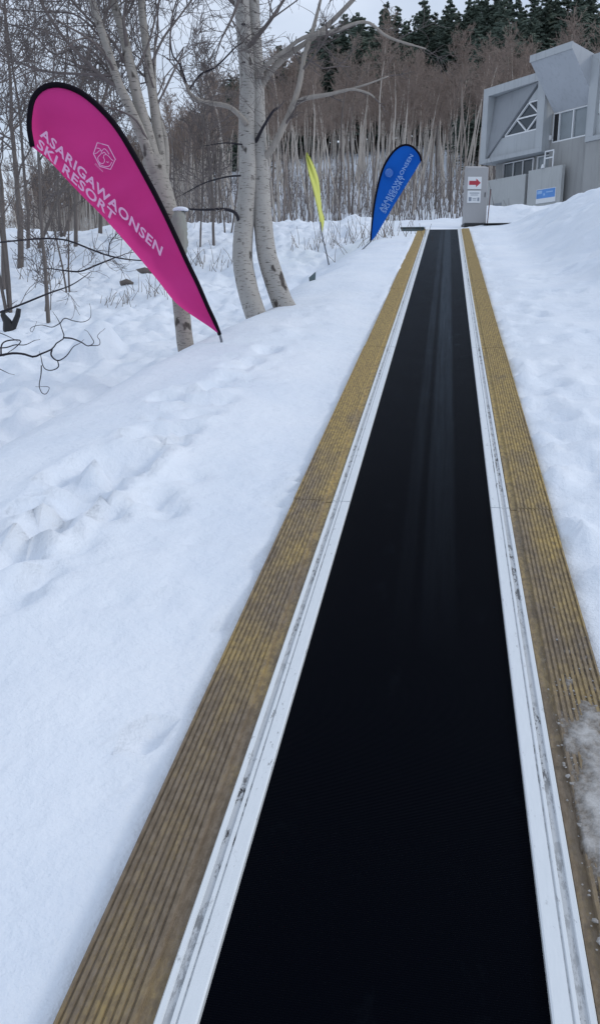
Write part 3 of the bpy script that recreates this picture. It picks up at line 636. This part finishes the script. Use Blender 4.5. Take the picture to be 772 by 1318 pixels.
for pts, w, Z in (([(-190, 430, 0), (-60, 418), (0, 402), (30, 391), (62, 378), (90, 368, .6), (108, 357, .8), (117, 350, .9)], [8, 4, 3, 2.8, 2.5, 2.2, 1.8, 1], 6.6), ([(-180, 330), (-60, 318), (0, 312, .8), (30, 309, 1.2), (55, 307, 1.5), (78, 308, 1.6), (95, 312, 1.8), (120, 322, 2), (140, 329, 2), (165, 334, 2.1), (196, 336, 2.1)], [6, 3.5, 2.5, 2, 2, 2.5, 3, 3, 3, 2.5, 1.8], 6.2),
                  ([(60, 345), (90, 349), (105, 349), (125, 341), (150, 331)], [1, 2, 2.2, 2.2, 1.6], 8.2), ([(140, 329), (142, 312), (152, 300)], [1.5, 1.2, .8], 8.2)):
    limb(nb, 'branch', pts, w, Z, DARKTWIG, 7, 1, .28, 5, minr=.002)

def bare_tree_mesh(seed, H, r0, stems=1, crown0=.3, nb_=26, twl=.24, depth=2, sides=6, minr=.006, spread=.6, lean=.05, kids=3):
    q = np.random.default_rng(seed); tr = MB(); cr = MB()
    for sidx in range(stems):
        d = np.array([q.normal(0, lean if stems == 1 else .16), q.normal(0, lean if stems == 1 else .16), 1.0])
        P, _ = wander((q.normal(0, .05) * (stems > 1), q.normal(0, .05) * (stems > 1), -.4), d, H * q.uniform(.85, 1.05) + .4, 12, .05, .06, q)
        rs = np.linspace(1, .12, len(P)) ** .9 * r0 * (1 if stems == 1 else .7); rs[0] *= 1.2
        tr.tube(P, rs, sides, jit=.06)
        for k in range(nb_ // stems):
            u = crown0 + (1 - crown0) * q.random() ** .8; i = min(int(u * (len(P) - 1)), len(P) - 2); b = P[i] + (P[i + 1] - P[i]) * (u * (len(P) - 1) - i)
            az = q.random() * 6.283; L = H * twl * (1.25 - u * .75) * q.uniform(.6, 1.2)
            twigs(cr, b, (math.cos(az) * spread, math.sin(az) * spread, q.uniform(.45, 1.0)), L, max(minr, rs[i] * .42), depth, q, .05, kids, 3, minr)
    return tr, cr
def mesh_of(mb, name, mat):
    o = mb.build(name, mat, None, False); m = o.data; bpy.data.objects.remove(o); m.polygons.foreach_set('use_smooth', [True] * len(m.polygons)); return m
def place_tree(name, trm, crm, loc, rot, sc, label, cat, group=None, tn='trunk', cn='crown'):
    t = bpy.data.objects.new(name, None); COL.objects.link(t); t.location = [float(c) for c in loc]; t.rotation_euler = (0, 0, rot); t.scale = (sc, sc, sc); tag(t, label, cat, group)
    for nm, m in ((tn, trm), (cn, crm)):
        o = bpy.data.objects.new(nm, m); COL.objects.link(o); o.parent = t
    return t
# bare trees in the hollow on the left: each one set by its foot
hollow = [(12, 402, 11, 6.0, .07, 3, 'grey many-stemmed bare tree at the left edge beside the black forked stump'), (64, 414, 12, 5.2, .055, 1, 'slim dark bare tree with a knee-high fork left of the round snow boulder'),
          (24, 345, 18, 7.5, .11, 1, 'thick dark trunk far left behind the many-stemmed tree'), (86, 376, 15, 5.0, .045, 2, 'thin two-stemmed bare sapling in the hollow below the middle of the flag'),
          (96, 318, 24, 7.0, .08, 1, 'dark tree on the far rim of the hollow beneath the flag lettering'), (55, 400, 13, 2.4, .022, 2, 'short crooked sapling beside the slim dark tree'),
          (255, 318, 19, 4.6, .05, 2, 'bushy bare tree just right of the snow-capped stub'), (275, 315, 20, 4.8, .055, 1, 'dark slender tree between the flag and the twin birch'),
          (40, 318, 24, 8.0, .10, 2, 'tall dark bare tree at the far rim near the left edge'), (128, 300, 27, 7.0, .09, 1, 'bare tree hidden to its waist behind the magenta flag'), (5, 372, 14, 6.5, .08, 1, 'leaning bare tree cut by the left edge of the view'), (165, 300, 27, 6.0, .07, 2, 'small bare tree at the rim right behind the flag cloth'),
          (292, 300, 23, 5.0, .05, 2, 'bare tree at the rim close against the left birch trunk'), (78, 302, 27, 8.5, .09, 2, 'broad bare tree on the far rim left of the flag')]
for i, (px, py, Dg, H, r0, st, lab) in enumerate(hollow):
    b = hit(px, py, 5)
    tr, cr = bare_tree_mesh(100 + i, H, r0 * .72, st, .22 if H < 6 else .3, 30, .25, 2, 7, .003 + .00016 * Dg, .65, .06, 3)
    place_tree('bare_tree', mesh_of(tr, 'trunk', DARKTRUNK), mesh_of(cr, 'crown', TWIG), (b[0], b[1], hz(b[0], b[1])), 0, 1, lab, 'tree')

# wooded hillside
variants = []
for i in range(8):
    q = 200 + i
    tr, cr = bare_tree_mesh(q, 10.5, .075 + .022 * (i % 3), 1, .68, 22, .19, 2, 5, .011, .42, .045, 3)
    variants.append((mesh_of(tr, 'trunk', (FTRUNK, MIDTRUNK, FTRUNK, DARKTRUNK)[i % 4]), mesh_of(cr, 'crown', FTWIG)))
fr = np.random.default_rng(77); spots = []
while len(spots) < 1750:
    D = 44 + 86 * fr.random() ** .85; a = -34 + 47 * fr.random() if len(spots) % 3 else -27 + 10.5 * fr.random()
    if a < -18 and D < 58: continue
    if a > 3.5 and D < 47: continue
    x, y = CAM[0] + D * math.sin(rad(a)), CAM[1] + D * math.cos(rad(a))
    spots.append((D, x, y, a))
spots.sort()
def tsize(a): return np.interp(a, [-34, -24, -18, -12, 12], [.42, .55, .58, .74, .84]) * fr.uniform(.78, 1.14)
for i, (D, x, y, a) in enumerate(spots[:290]):
    v = variants[fr.integers(8)]
    place_tree('woodland_tree', v[0], v[1], (x, y, hz(x, y)), fr.random() * 6.28, tsize(a), 'slender pale-trunked bare tree in the brown wood on the hillside', 'tree', 'bare trees of the hillside wood')
# the rest of the wood: one mass with lighter crowns
tv = []
for i in range(5):
    tr, cr = bare_tree_mesh(300 + i, 10.5, .095, 1, .66, 17, .20, 1, 4, .021, .42, .04, 5)
    def arr(m):
        f3 = []
        for f in m.f:
            for k in range(1, len(f) - 1): f3.append((f[0], f[k], f[k + 1]))
        return np.array(m.v), np.array(f3)
    tv.append((arr(tr), arr(cr)))
VV = [[], []]; FF = [[], []]; off = [0, 0]
for (D, x, y, a) in spots[290:]:
    sc = tsize(a); th = fr.random() * 6.28; c_, s_ = math.cos(th), math.sin(th); t = tv[fr.integers(5)]; z = hz(x, y)
    for k in (0, 1):
        v, f = t[k]; w = np.stack([(v[:, 0] * c_ - v[:, 1] * s_) * sc + x, (v[:, 0] * s_ + v[:, 1] * c_) * sc + y, v[:, 2] * sc + z], 1)
        VV[k].append(w); FF[k].append(f + off[k]); off[k] += len(v)
me = bpy.data.meshes.new('woodland'); v = np.concatenate(VV[0] + VV[1]); f = np.concatenate(FF[0] + [q + off[0] for q in FF[1]]); nt = sum(len(q) for q in FF[0])
me.vertices.add(len(v)); me.vertices.foreach_set('co', v.ravel()); me.loops.add(f.size); me.loops.foreach_set('vertex_index', f.ravel().astype(np.int32)); me.polygons.add(len(f)); me.polygons.foreach_set('loop_start', np.arange(len(f)) * 3)
me.materials.append(FTRUNK); me.materials.append(FTWIG); me.polygons.foreach_set('material_index', (np.arange(len(f)) >= nt).astype(np.int32)); me.update()
o = bpy.data.objects.new('woodland', me); COL.objects.link(o); tag(o, 'far bare trees massed together up the brown hillside', 'woodland', kind='stuff')
# brush at the wood's foot
mb = MB()
for i in range(1000):
    D = 38 + 40 * fr.random() ** 1.3; a = -19 + 24 * fr.random()
    x, y = CAM[0] + D * math.sin(rad(a)), CAM[1] + D * math.cos(rad(a)); z = hz(x, y); h = fr.uniform(1.0, 3.6)
    P, _ = wander((x, y, z - .1), (fr.normal(0, .16), fr.normal(0, .16), 1), h, 4, .09, .03, fr); mb.tube(P, np.linspace(.021, .007, 5), 3, cap=False)
    if fr.random() < .6:
        P2, _ = wander(P[2], (fr.normal(0, .5), fr.normal(0, .5), 1), h * .5, 3, .1, .03, fr); mb.tube(P2, np.linspace(.012, .006, 4), 3, cap=False)
tag(mb.build('brushwood', BRUSH), 'dense thin brush stems standing in snow at the foot of the wood', 'brush', kind='stuff')

# conifers along the ridge
def conifer_mesh(seed, H, w):
    q = np.random.default_rng(seed); tr = MB(); cr = MB()
    tr.tube([(0, 0, -.5), (0, 0, H * .5), (0, 0, H)], [.22, .13, .02], 6)
    z = H * .18
    while z < H * .985:
        u = (z - H * .18) / (H * .82); L0 = w * (1 - u) ** .8 + .15
        for k in range(19 if u < .7 else 9):
            az = q.random() * 6.283; L = L0 * q.uniform(.35, 1.2); zz = z + q.uniform(-.6, .6); up = .25 - .45 * (1 - u)
            d = np.array([math.cos(az), math.sin(az), up]); e = np.array([-math.sin(az), math.cos(az), 0]); b = np.array([0, 0, zz]); tip = b + d * L + np.array([0, 0, .12 * L])
            for j in range(5):
                f = .15 + .17 * j; c = b + d * L * f; sp = (L * .34 * (1.1 - f) + .10) * q.uniform(.6, 1.2)
                for sg in (-1, 1):
                    t2 = c + e * sg * sp + d * sp * .6 + np.array([0, 0, q.uniform(-.22, .05)])
                    cr.add([c + d * -.12 + (0, 0, .05), c + d * .16 + (0, 0, -.03), t2, c + (0, 0, .16)], [(0, 1, 2), (1, 3, 2), (3, 0, 2)])
            cr.add([b + e * .14, b - e * .14, tip, b + np.array([0, 0, .2])], [(0, 1, 2), (1, 3, 2), (3, 0, 2)])
        z += H * .035 * q.uniform(.8, 1.2)
    return tr, cr
cv = []
for i in range(4):
    tr, cr = conifer_mesh(400 + i, 13, 3.3 + .6 * (i % 2)); cv.append((mesh_of(tr, 'trunk', CTRUNK), mesh_of(cr, 'crown', NEEDLE)))
cr_ = random.Random(12)
def conifer(a, D, sc):
    x, y = CAM[0] + D * math.sin(rad(a)), CAM[1] + D * math.cos(rad(a)); v = cv[cr_.randrange(4)]
    place_tree('conifer', v[0], v[1], (x, y, hz(x, y)), cr_.random() * 6.28, sc, 'dark green conifer on the skyline above the brown wood', 'tree', 'conifers along the ridge')
for i in range(125):
    a = -14.5 + 26 * i / 124 + cr_.uniform(-.25, .25); conifer(a, cr_.uniform(112, 132), np.interp(a, [-14.5, -9, -5, 12], [.8, 1.03, 1.15, 1.2]) * cr_.uniform(.75, 1.18))
for i in range(60):
    a = 1.5 + 10.5 * cr_.random(); conifer(a, cr_.uniform(82, 112), cr_.uniform(.75, 1.05))
for (a, D, sc) in ((-16.2, 100, .62), (-16.9, 104, .5), (-15.3, 108, .7), (-13.2, 96, .85), (-12.6, 99, .8)): conifer(a, D, sc)

# ------------------------------------------------------------------ concrete building
O = np.array([1.3275484, 39.18973656, 7.53603772]); U = np.array([0.6348932, -0.77259991, 0]); W = np.array([-0.77259991, -0.6348932, 0]); UP = np.array([0, 0, 1.0])
B3 = lambda u, v, w=0.0: O + U * u + UP * v + W * w
bld = thing('concrete_building', B3(3, -2.6, -3), 'angular grey concrete building with jutting box storeys and triangular windows', 'building')
def bprism(mb, uv, w0, w1, mi=0): mb.prism([B3(u, v, w1) for u, v in uv], [B3(u, v, w0) for u, v in uv], mi)
def brect(mb, u0, v0, u1, v1, w0, w1, mi=0): bprism(mb, [(u0, v0), (u1, v0), (u1, v1), (u0, v1)], w0, w1, mi)
def box_storey(mir, u_off):
    f = (lambda u: u_off + (3.72 - u)) if mir else (lambda u: u_off + u)
    fx = lambda uv: [(f(u), v) for u, v in uv][::(-1 if mir else 1)]
    m = MB()
    bprism(m, fx([(0.05, 0), (3.72, 0), (3.72, .17), (.42, .17)][:4]), -.55, 0)
    bprism(m, fx([(.05, 0.002), (.42, .172), (.42, 2.68), (.12, 3.0)]), -.55, -.002)
    bprism(m, fx([(.12, 3.003), (.42, 2.683), (3.3, 2.683), (3.72, 3.003)]), -.55, -.003)
    bprism(m, fx([(3.36, .174), (3.72, .174), (3.72, 2.998), (3.30, 2.68)]), -.55, -.004)
    brm = [(f(.1), .01), (f(3.7), .01), (f(3.7), 2.98), (f(.1), 2.98)]
    bprism(m, brm[::(-1 if mir else 1)], -6.0, -.56)
    m.build('box_storey', CONC, bld)
    m = MB()      # sloping wall triangle under the eave, its recess shade put into the grey
    tri = [(.43, .2), (.43, 2.67), (3.28, 2.67)]
    wf = lambda u, v: -.05 - .38 * min(1, max(0, (v - .2) / 2.47 - (u - .43) / 2.85 * 1.0) ) 
    pts = [B3(f(u), v, -.06 if i != 1 else -.40) for i, (u, v) in enumerate(tri)]; bk = [B3(f(u), v, -.5) for u, v in tri]
    m.prism(pts if mir else pts[::-1], bk if mir else bk[::-1]); m.build('sloping_panel', DARKGREY, bld)
    m = MB()
    bprism(m, fx([(.46, .18), (3.35, .18), (3.35, .90), (1.25, .90)]), -.5, -.14)
    bprism(m, fx([(3.31, .902), (3.355, .902), (3.355, 2.66), (3.31, 2.60)]), -.5, -.141)
    bprism(m, fx([(2.66, 2.05), (3.308, 2.05), (3.308, 2.6)]), -.5, -.142)
    m.build('parapet', CONC, bld)
    m = MB(); bprism(m, fx([(1.27, .903), (3.307, .903), (3.307, 2.047), (2.64, 2.047)]), -.5, -.24); wn = m.build('window', GLASS, bld)
    m = MB()
    def bar(a, b, t=.026):
        a, b = np.array(a), np.array(b); d = (b - a) / np.linalg.norm(b - a); nn = np.array([-d[1], d[0]]) * t
        bprism(m, fx([tuple(a - nn), tuple(b - nn), tuple(b + nn), tuple(a + nn)]), -.238, -.155 - .002 * len(m.v) / 8)
    for a, b in (((1.40, .93), (3.26, .93)), ((3.28, .96), (3.28, 2.02)), ((3.26, 2.02), (2.68, 2.02)), ((1.40, .96), (2.66, 2.0)), ((2.06, 1.50), (3.24, 1.49)), ((2.70, 2.0), (3.25, 1.52)), ((2.06, 1.47), (2.62, .96)), ((2.66, .96), (3.24, 1.46))): bar(a, b)
    m.build('mullions', WHITE, wn)
box_storey(False, 0.0); box_storey(True, 5.93)
# butterfly canopy between the boxes
m = MB(); prof = [(1.0, 3.30), (1.0, 3.06), (-.42, 1.44), (-.42, 3.0)]
m.prism([B3(3.86, v, w) for w, v in prof], [B3(5.93, v, w) for w, v in prof]); m.build('canopy', SOFFIT, bld)
m = MB(); brect(m, 3.83, 3.07, 5.945, 3.32, 1.002, 1.05); m.build('fascia', CONC, bld)
m = MB(); brect(m, 3.73, -4.5, 5.90, .33, -2.5, -.45); brect(m, 3.722, .332, 3.80, 1.44, -2.5, -.452); m.build('recessed_wall', CONC2, bld)
m = MB(); brect(m, 4.12, .36, 5.92, 1.42, -.60, -.55); gl = m.build('balcony_glazing', PALEGLASS, bld)
m = MB(); brect(m, 3.83, .335, 4.10, 1.40, -.62, -.50); m.build('doorway', BLACK, bld)
m = MB(); brect(m, 4.09, .34, 4.13, 1.42, -.548, -.47); brect(m, 4.80, .34, 4.85, 1.42, -.548, -.471); brect(m, 3.81, 1.395, 5.92, 1.44, -.548, -.46); brect(m, 3.81, .332, 5.92, .385, -.548, -.468); brect(m, 3.80, .386, 3.83, 1.39, -.6, -.47); m.build('glazing_frame', WHITE, gl)
m = MB(); brect(m, 5.70, -4.5, 5.80, .30, -.445, -.36); m.build('downpipe', DARKGAP, bld)
m = MB(); brect(m, 5.95, -4.5, 10.0, -.004, -5, -.06); m.build('right_wall', CONC2, bld)
m = MB(); brect(m, .45, -4.5, 3.7, -.003, -5.5, -.62); m.build('lower_wall', CONC2, bld)
for (u0, u1, v0, v1, nm) in ((1.05, 2.75, -.72, -.05, 2), (3.05, 3.72, -.66, -.05, 1)):
    m = MB(); brect(m, u0, v0, u1, v1, -.618, -.58); w_ = m.build('lower_window', GLASS if nm == 2 else PALEGLASS, bld)
    m = MB(); brect(m, u0 - .05, v0, u0, v1, -.6, -.52); brect(m, u1, v0, u1 + .05, v1, -.6, -.52)
    for k in range(1, nm + 1): uu = u0 + (u1 - u0) * k / (nm + 1); brect(m, uu - .02, v0, uu + .02, v1 - .04, -.578, -.53)
    brect(m, u0, v1 - .04, u1, v1, -.578, -.525); m.build('window_frame', WHITE, w_)
for (u0, u1, v1, w1) in ((.55, 2.84, -.72, -.1), (3.04, 4.87, -.64, -.05)):
    m = MB(); brect(m, u0, -4.5, u1, v1, w1 - .16, w1); m.build('front_wall_panel', CONC3, bld, bevel=.01)
m = MB()
for a, b in (((3.86, -.64), (3.86, .0)), ((4.30, -.64), (4.30, .0)), ((3.86, -.02), (4.30, -.02)), ((3.86, -.28), (4.30, -.28))):
    m.tube([B3(a[0], a[1], -.1), B3(b[0], b[1], -.1)], [.028, .028], 8)
m.tube([B3(3.84, -.64, -.04), B3(3.84, -.50, -.04)], [.09, .05], 10); m.build('railing', WHITE, bld)
m = MB(); brect(m, 3.735, .45, 3.82, .62, -.44, -.36); m.build('wall_lamp', WHITE, bld)
m = MB(); brect(m, 1.0, -2.1, 1.5, -1.72, -.098, -.07); m.build('vent', DARKGREY, bld)
sg = thing('blue_sign', B3(4.12, -2.0, -.03), 'blue and white sign board on the front wall panel of the building', 'sign')
m = MB(); brect(m, 3.60, -1.98, 4.64, -1.44, -.047, -.012); m.build('board', WHITE, sg)
m = MB(); brect(m, 3.62, -1.80, 4.62, -1.46, -.0115, -.008); m.build('printed_panel', SIGNBLUE, sg)
m = MB(); brect(m, 3.66, -1.62, 3.92, -1.50, -.0075, -.005); brect(m, 4.0, -1.70, 4.08, -1.62, -.0075, -.005); brect(m, 4.14, -1.60, 4.5, -1.56, -.0075, -.005); m.build('pale_print', SIGNPALE, sg)

# ------------------------------------------------------------------ cabinet at the end of the lift
cz = hz(.75, 21.95); c0 = at(597.5, 289.5, 21.6); c1 = at(625, 290.5, 21.6); cb = (c0 + c1) / 2; ax = c1 - c0; ax[2] = 0; cw = np.linalg.norm(ax); ax /= cw; ay = np.array([-ax[1], ax[0], 0])
cab = thing('control_cabinet', cb, 'grey control cabinet with a red arrow sign at the top end of the lift', 'cabinet')
Cb = lambda u, d, v: cb + ax * u + ay * d + np.array([0, 0, v])
def cbox(m, u0, u1, d0, d1, v0, v1): m.hexa([Cb(u0, d0, v0), Cb(u1, d0, v0), Cb(u1, d1, v0), Cb(u0, d1, v0), Cb(u0, d0, v1), Cb(u1, d0, v1), Cb(u1, d1, v1), Cb(u0, d1, v1)])
h = cw / 2; m = MB()
m.hexa([Cb(-h, 0, .05), Cb(h, 0, .05), Cb(h, .42, .05), Cb(-h, .42, .05), Cb(-h * .98, .03, 1.44), Cb(h * .98, .03, 1.44), Cb(h * .98, .42, 1.52), Cb(-h * .98, .42, 1.52)]); m.build('body', CABGREY, cab, bevel=.02)
m = MB(); cbox(m, -h - .015, h + .015, -.015, .44, -.5, .048); m.build('base', BLACK, cab)
m = MB(); cbox(m, h * .72, h * .78, .004, .02, .7, .82); m.build('handle', BLACK, cab)
sc_ = cw / 27.5
m = MB(); cbox(m, -h * .90, h * .36, -.012, .018, .90, 1.20); s1 = m.build('arrow_sign', WHITE, cab)
m = MB(); yy_ = -.0165
m.prism([Cb(*q) for q in [(-h * .78, yy_, 1.0), (-h * .14, yy_, 1.0), (-h * .14, yy_, .945), (h * .28, yy_, 1.05), (-h * .14, yy_, 1.155), (-h * .14, yy_, 1.10), (-h * .78, yy_, 1.10)]], [Cb(*q) for q in [(-h * .78, -.0125, 1.0), (-h * .14, -.0125, 1.0), (-h * .14, -.0125, .945), (h * .28, -.0125, 1.05), (-h * .14, -.0125, 1.155), (-h * .14, -.0125, 1.10), (-h * .78, -.0125, 1.10)]])
m.build('red_arrow', REDP, s1)
m = MB(); cbox(m, -h * .88, h * .34, -.010, .016, .56, .86); s2 = m.build('notice', WHITE, cab)
m = MB()
for (u0, u1, v0, v1) in ((-.7, .2, .79, .81), (-.6, .1, .745, .76), (-.75, -.5, .60, .70), (.05, .22, .60, .69), (-.4, -.05, .66, .675), (-.4, -.05, .62, .635)): cbox(m, h * u0, h * u1, -.0125, -.0105, v0, v1)
m.build('notice_print', GREYINK, s2)
mp = at(626.5, 289, 21.3); m = MB(); p = [mp + np.array([0, 0, -.15]), mp, at(631, 244, 21.4)]; rod = thing('marker_rod', mp, 'thin dark red rod leaning beside the grey cabinet', 'rod'); m.tube(p, [.013] * 3, 8); m.build('shaft', m_simple('dark_red_paint', (.09, .025, .025), .5), rod)
m = MB(); m.tube([p[2] + np.array([0, 0, -.06]), p[2] + (p[2] - p[1]) * .01], [.017, .017], 8); m.build('tip', BLACK, rod)
m = MB(); q0 = at(622, 288.5, 21.2); q1 = at(661, 288, 20.7)
fw = np.array([0, .5, .03]); dz = np.array([0, 0, .025]); m.hexa([q0, q1, q1 + fw, q0 + fw, q0 + dz, q1 + dz, q1 + fw + dz, q0 + fw + dz]); tag(m.build('rubber_mat', BLACK, bevel=.005), 'flat black rubber mat on the snow right of the cabinet', 'mat')
# small box on the left of the end of the lift
g0 = np.array([-1.02, 20.15, hz(-1.02, 20.15) - .11]); gb = thing('junction_box', g0, 'small grey-green box half buried left of the lift end', 'box')
m = MB(); m.hexa([g0 + q for q in np.array([(0, 0, -.2), (.55, .02, -.2), (.55, .4, -.2), (0, .4, -.2), (.05, 0, .17), (.55, .02, .17), (.55, .4, .17), (.05, .4, .17)])]); m.build('body', TEAL, gb, bevel=.01)
m = MB(); m.hexa([g0 + q for q in np.array([(.02, -.03, .172), (.58, -.01, .172), (.58, .43, .172), (.02, .43, .172), (.02, -.03, .20), (.58, -.01, .20), (.58, .43, .20), (.02, .43, .20)])]); m.build('lid', m_simple('dark_teal_lid', (.05, .075, .08), .6), gb)

# ------------------------------------------------------------------ small things in the snow
b = hit(16, 424, 5); st = thing('forked_stump', b, 'small black forked stump near the left edge, two prongs up', 'stump')
dpt = np.linalg.norm(b - CAM); k = dpt / FPX; right = R[:, 0]
m = MB(); F_ = lambda x, y: b + right * (x * k) + np.array([0, 0, 1]) * (y * k)
m.tube([F_(-2, -12), F_(-3, 2), F_(-5, 10), F_(-9, 17), F_(-8, 22)], [8 * k, 7 * k, 5 * k, 3.2 * k, 2 * k], 9, jit=.2); m.build('trunk', BLACK, st)
m = MB(); m.tube([F_(0, 2), F_(4, 8), F_(8, 16), F_(10, 24)], [5 * k, 3.5 * k, 3.2 * k, 3 * k], 8, jit=.15); m.build('prong', BLACK, st)
for (px, py, L, lab) in ((186, 352, .5, 'dark log half buried in the snow against the edge of the magenta flag'), (163, 367, .28, 'short dark piece of wood in the snow left of the buried log')):
    b = hit(px, py, 6); m = MB(); m.tube([b + np.array([-L / 2, 0, .03]), b + np.array([0, .03, .07]), b + np.array([L / 2, .02, .03])], [.05, .065, .045], 8, jit=.3); tag(m.build('log', DARKTRUNK), lab, 'log')
b = hit(402, 361, 6); m = MB(); m.prism([b + np.array(q) for q in [(-.04, 0, -.1), (.03, 0, -.1), (.045, .0, .12), (-.05, .0, .04)]], [b + np.array(q) for q in [(-.04, .03, -.1), (.03, .03, -.1), (.045, .03, .12), (-.05, .03, .04)]]); tag(m.build('board_stub', TEAL), 'small slanted dark board end poking from the snow right of the twin birch', 'board')
def shrub(px, py, n, hgt, spread, lab, t0=5, seed=1):
    b = hit(px, py, t0); q = np.random.default_rng(seed); m = MB()
    for i in range(n):
        x, y = b[0] + q.normal(0, spread), b[1] + q.normal(0, spread * .6); z = hz(x, y)
        P, _ = wander((x, y, z - .06), (q.normal(0, .35), q.normal(0, .35), 1), hgt * q.uniform(.4, 1.1), 5, .12, .0, q); rr_ = .0022 + .00028 * np.linalg.norm(b - CAM); m.tube(P, np.linspace(rr_, rr_ * .5, 6), 3, cap=False)
    tag(m.build('dry_shrub', STEM), lab, 'dry shrub', 'dry stems poking through the snow')
shrub(408, 322, 26, .55, .45, 'dry stems in the snow left of the yellow flag pole', 8, 1); shrub(450, 310, 34, .6, .5, 'dry stems in the snow between the yellow and blue flags', 8, 2); shrub(496, 305, 40, .6, .5, 'tuft of dry stems at the foot of the blue flag', 8, 3)
shrub(150, 392, 18, .35, .2, 'low dry stems just right of the round snow boulder', 5, 4); shrub(185, 385, 26, .55, .3, 'dry stems left of the lower birch trunk behind the flag', 5, 5); shrub(290, 345, 16, .5, .35, 'dry stems in the snow left of the twin birch', 5, 6); shrub(260, 340, 16, .6, .3, 'dry stems behind the black edge of the magenta flag', 5, 7)
shrub(120, 330, 18, .9, .6, 'tall dry stems in the hollow under the flag', 5, 8); shrub(55, 360, 16, .8, .6, 'dry stems among the dark trunks on the left', 5, 9)

# ------------------------------------------------------------------ sky and light
w = bpy.data.worlds.new('World'); scene.world = w; w.use_nodes = True; nt = w.node_tree; bg = nt.nodes['Background']
sky = nt.nodes.new('ShaderNodeTexSky'); sky.sky_type = 'NISHITA'; sky.sun_disc = False; sky.sun_elevation = rad(33); sky.sun_rotation = rad(78); sky.altitude = 300
tc = nt.nodes.new('ShaderNodeTexCoord'); mpn = nt.nodes.new('ShaderNodeMapping'); mpn.inputs['Scale'].default_value = (1, 1, 2.6); nt.links.new(tc.outputs['Generated'], mpn.inputs['Vector'])
nz = nt.nodes.new('ShaderNodeTexNoise'); nz.inputs['Scale'].default_value = 3.2; nz.inputs['Detail'].default_value = 6; nt.links.new(mpn.outputs[0], nz.inputs['Vector'])
rp = nt.nodes.new('ShaderNodeValToRGB'); rp.color_ramp.elements[0].position = .35; rp.color_ramp.elements[0].color = (.62, .62, .62, 1); rp.color_ramp.elements[1].position = .65; rp.color_ramp.elements[1].color = (.97, .97, .97, 1); nt.links.new(nz.outputs['Fac'], rp.inputs['Fac'])
mx = nt.nodes.new('ShaderNodeMix'); mx.data_type = 'RGBA'; nt.links.new(rp.outputs['Color'], mx.inputs[0]); nt.links.new(sky.outputs[0], mx.inputs[6]); mx.inputs[7].default_value = (7.0, 7.9, 9.4, 1)
nt.links.new(mx.outputs[2], bg.inputs['Color']); bg.inputs['Strength'].default_value = .1
sun = bpy.data.lights.new('sun', 'SUN'); sun.energy = .9; sun.angle = rad(12); sun.color = (1, .96, .9); so = bpy.data.objects.new('sun', sun); COL.objects.link(so)
se, sr = rad(33), rad(78)
dirv = Vector((math.sin(sr) * math.cos(se), math.cos(sr) * math.cos(se), math.sin(se)))
so.rotation_euler = (-dirv).to_track_quat('-Z', 'Y').to_euler(); so.location = (0, 0, 60)
vs = scene.view_settings; vs.view_transform = 'Standard'; vs.look = 'None'; vs.gamma = 1; vs.exposure = .08; vs.use_curve_mapping = False
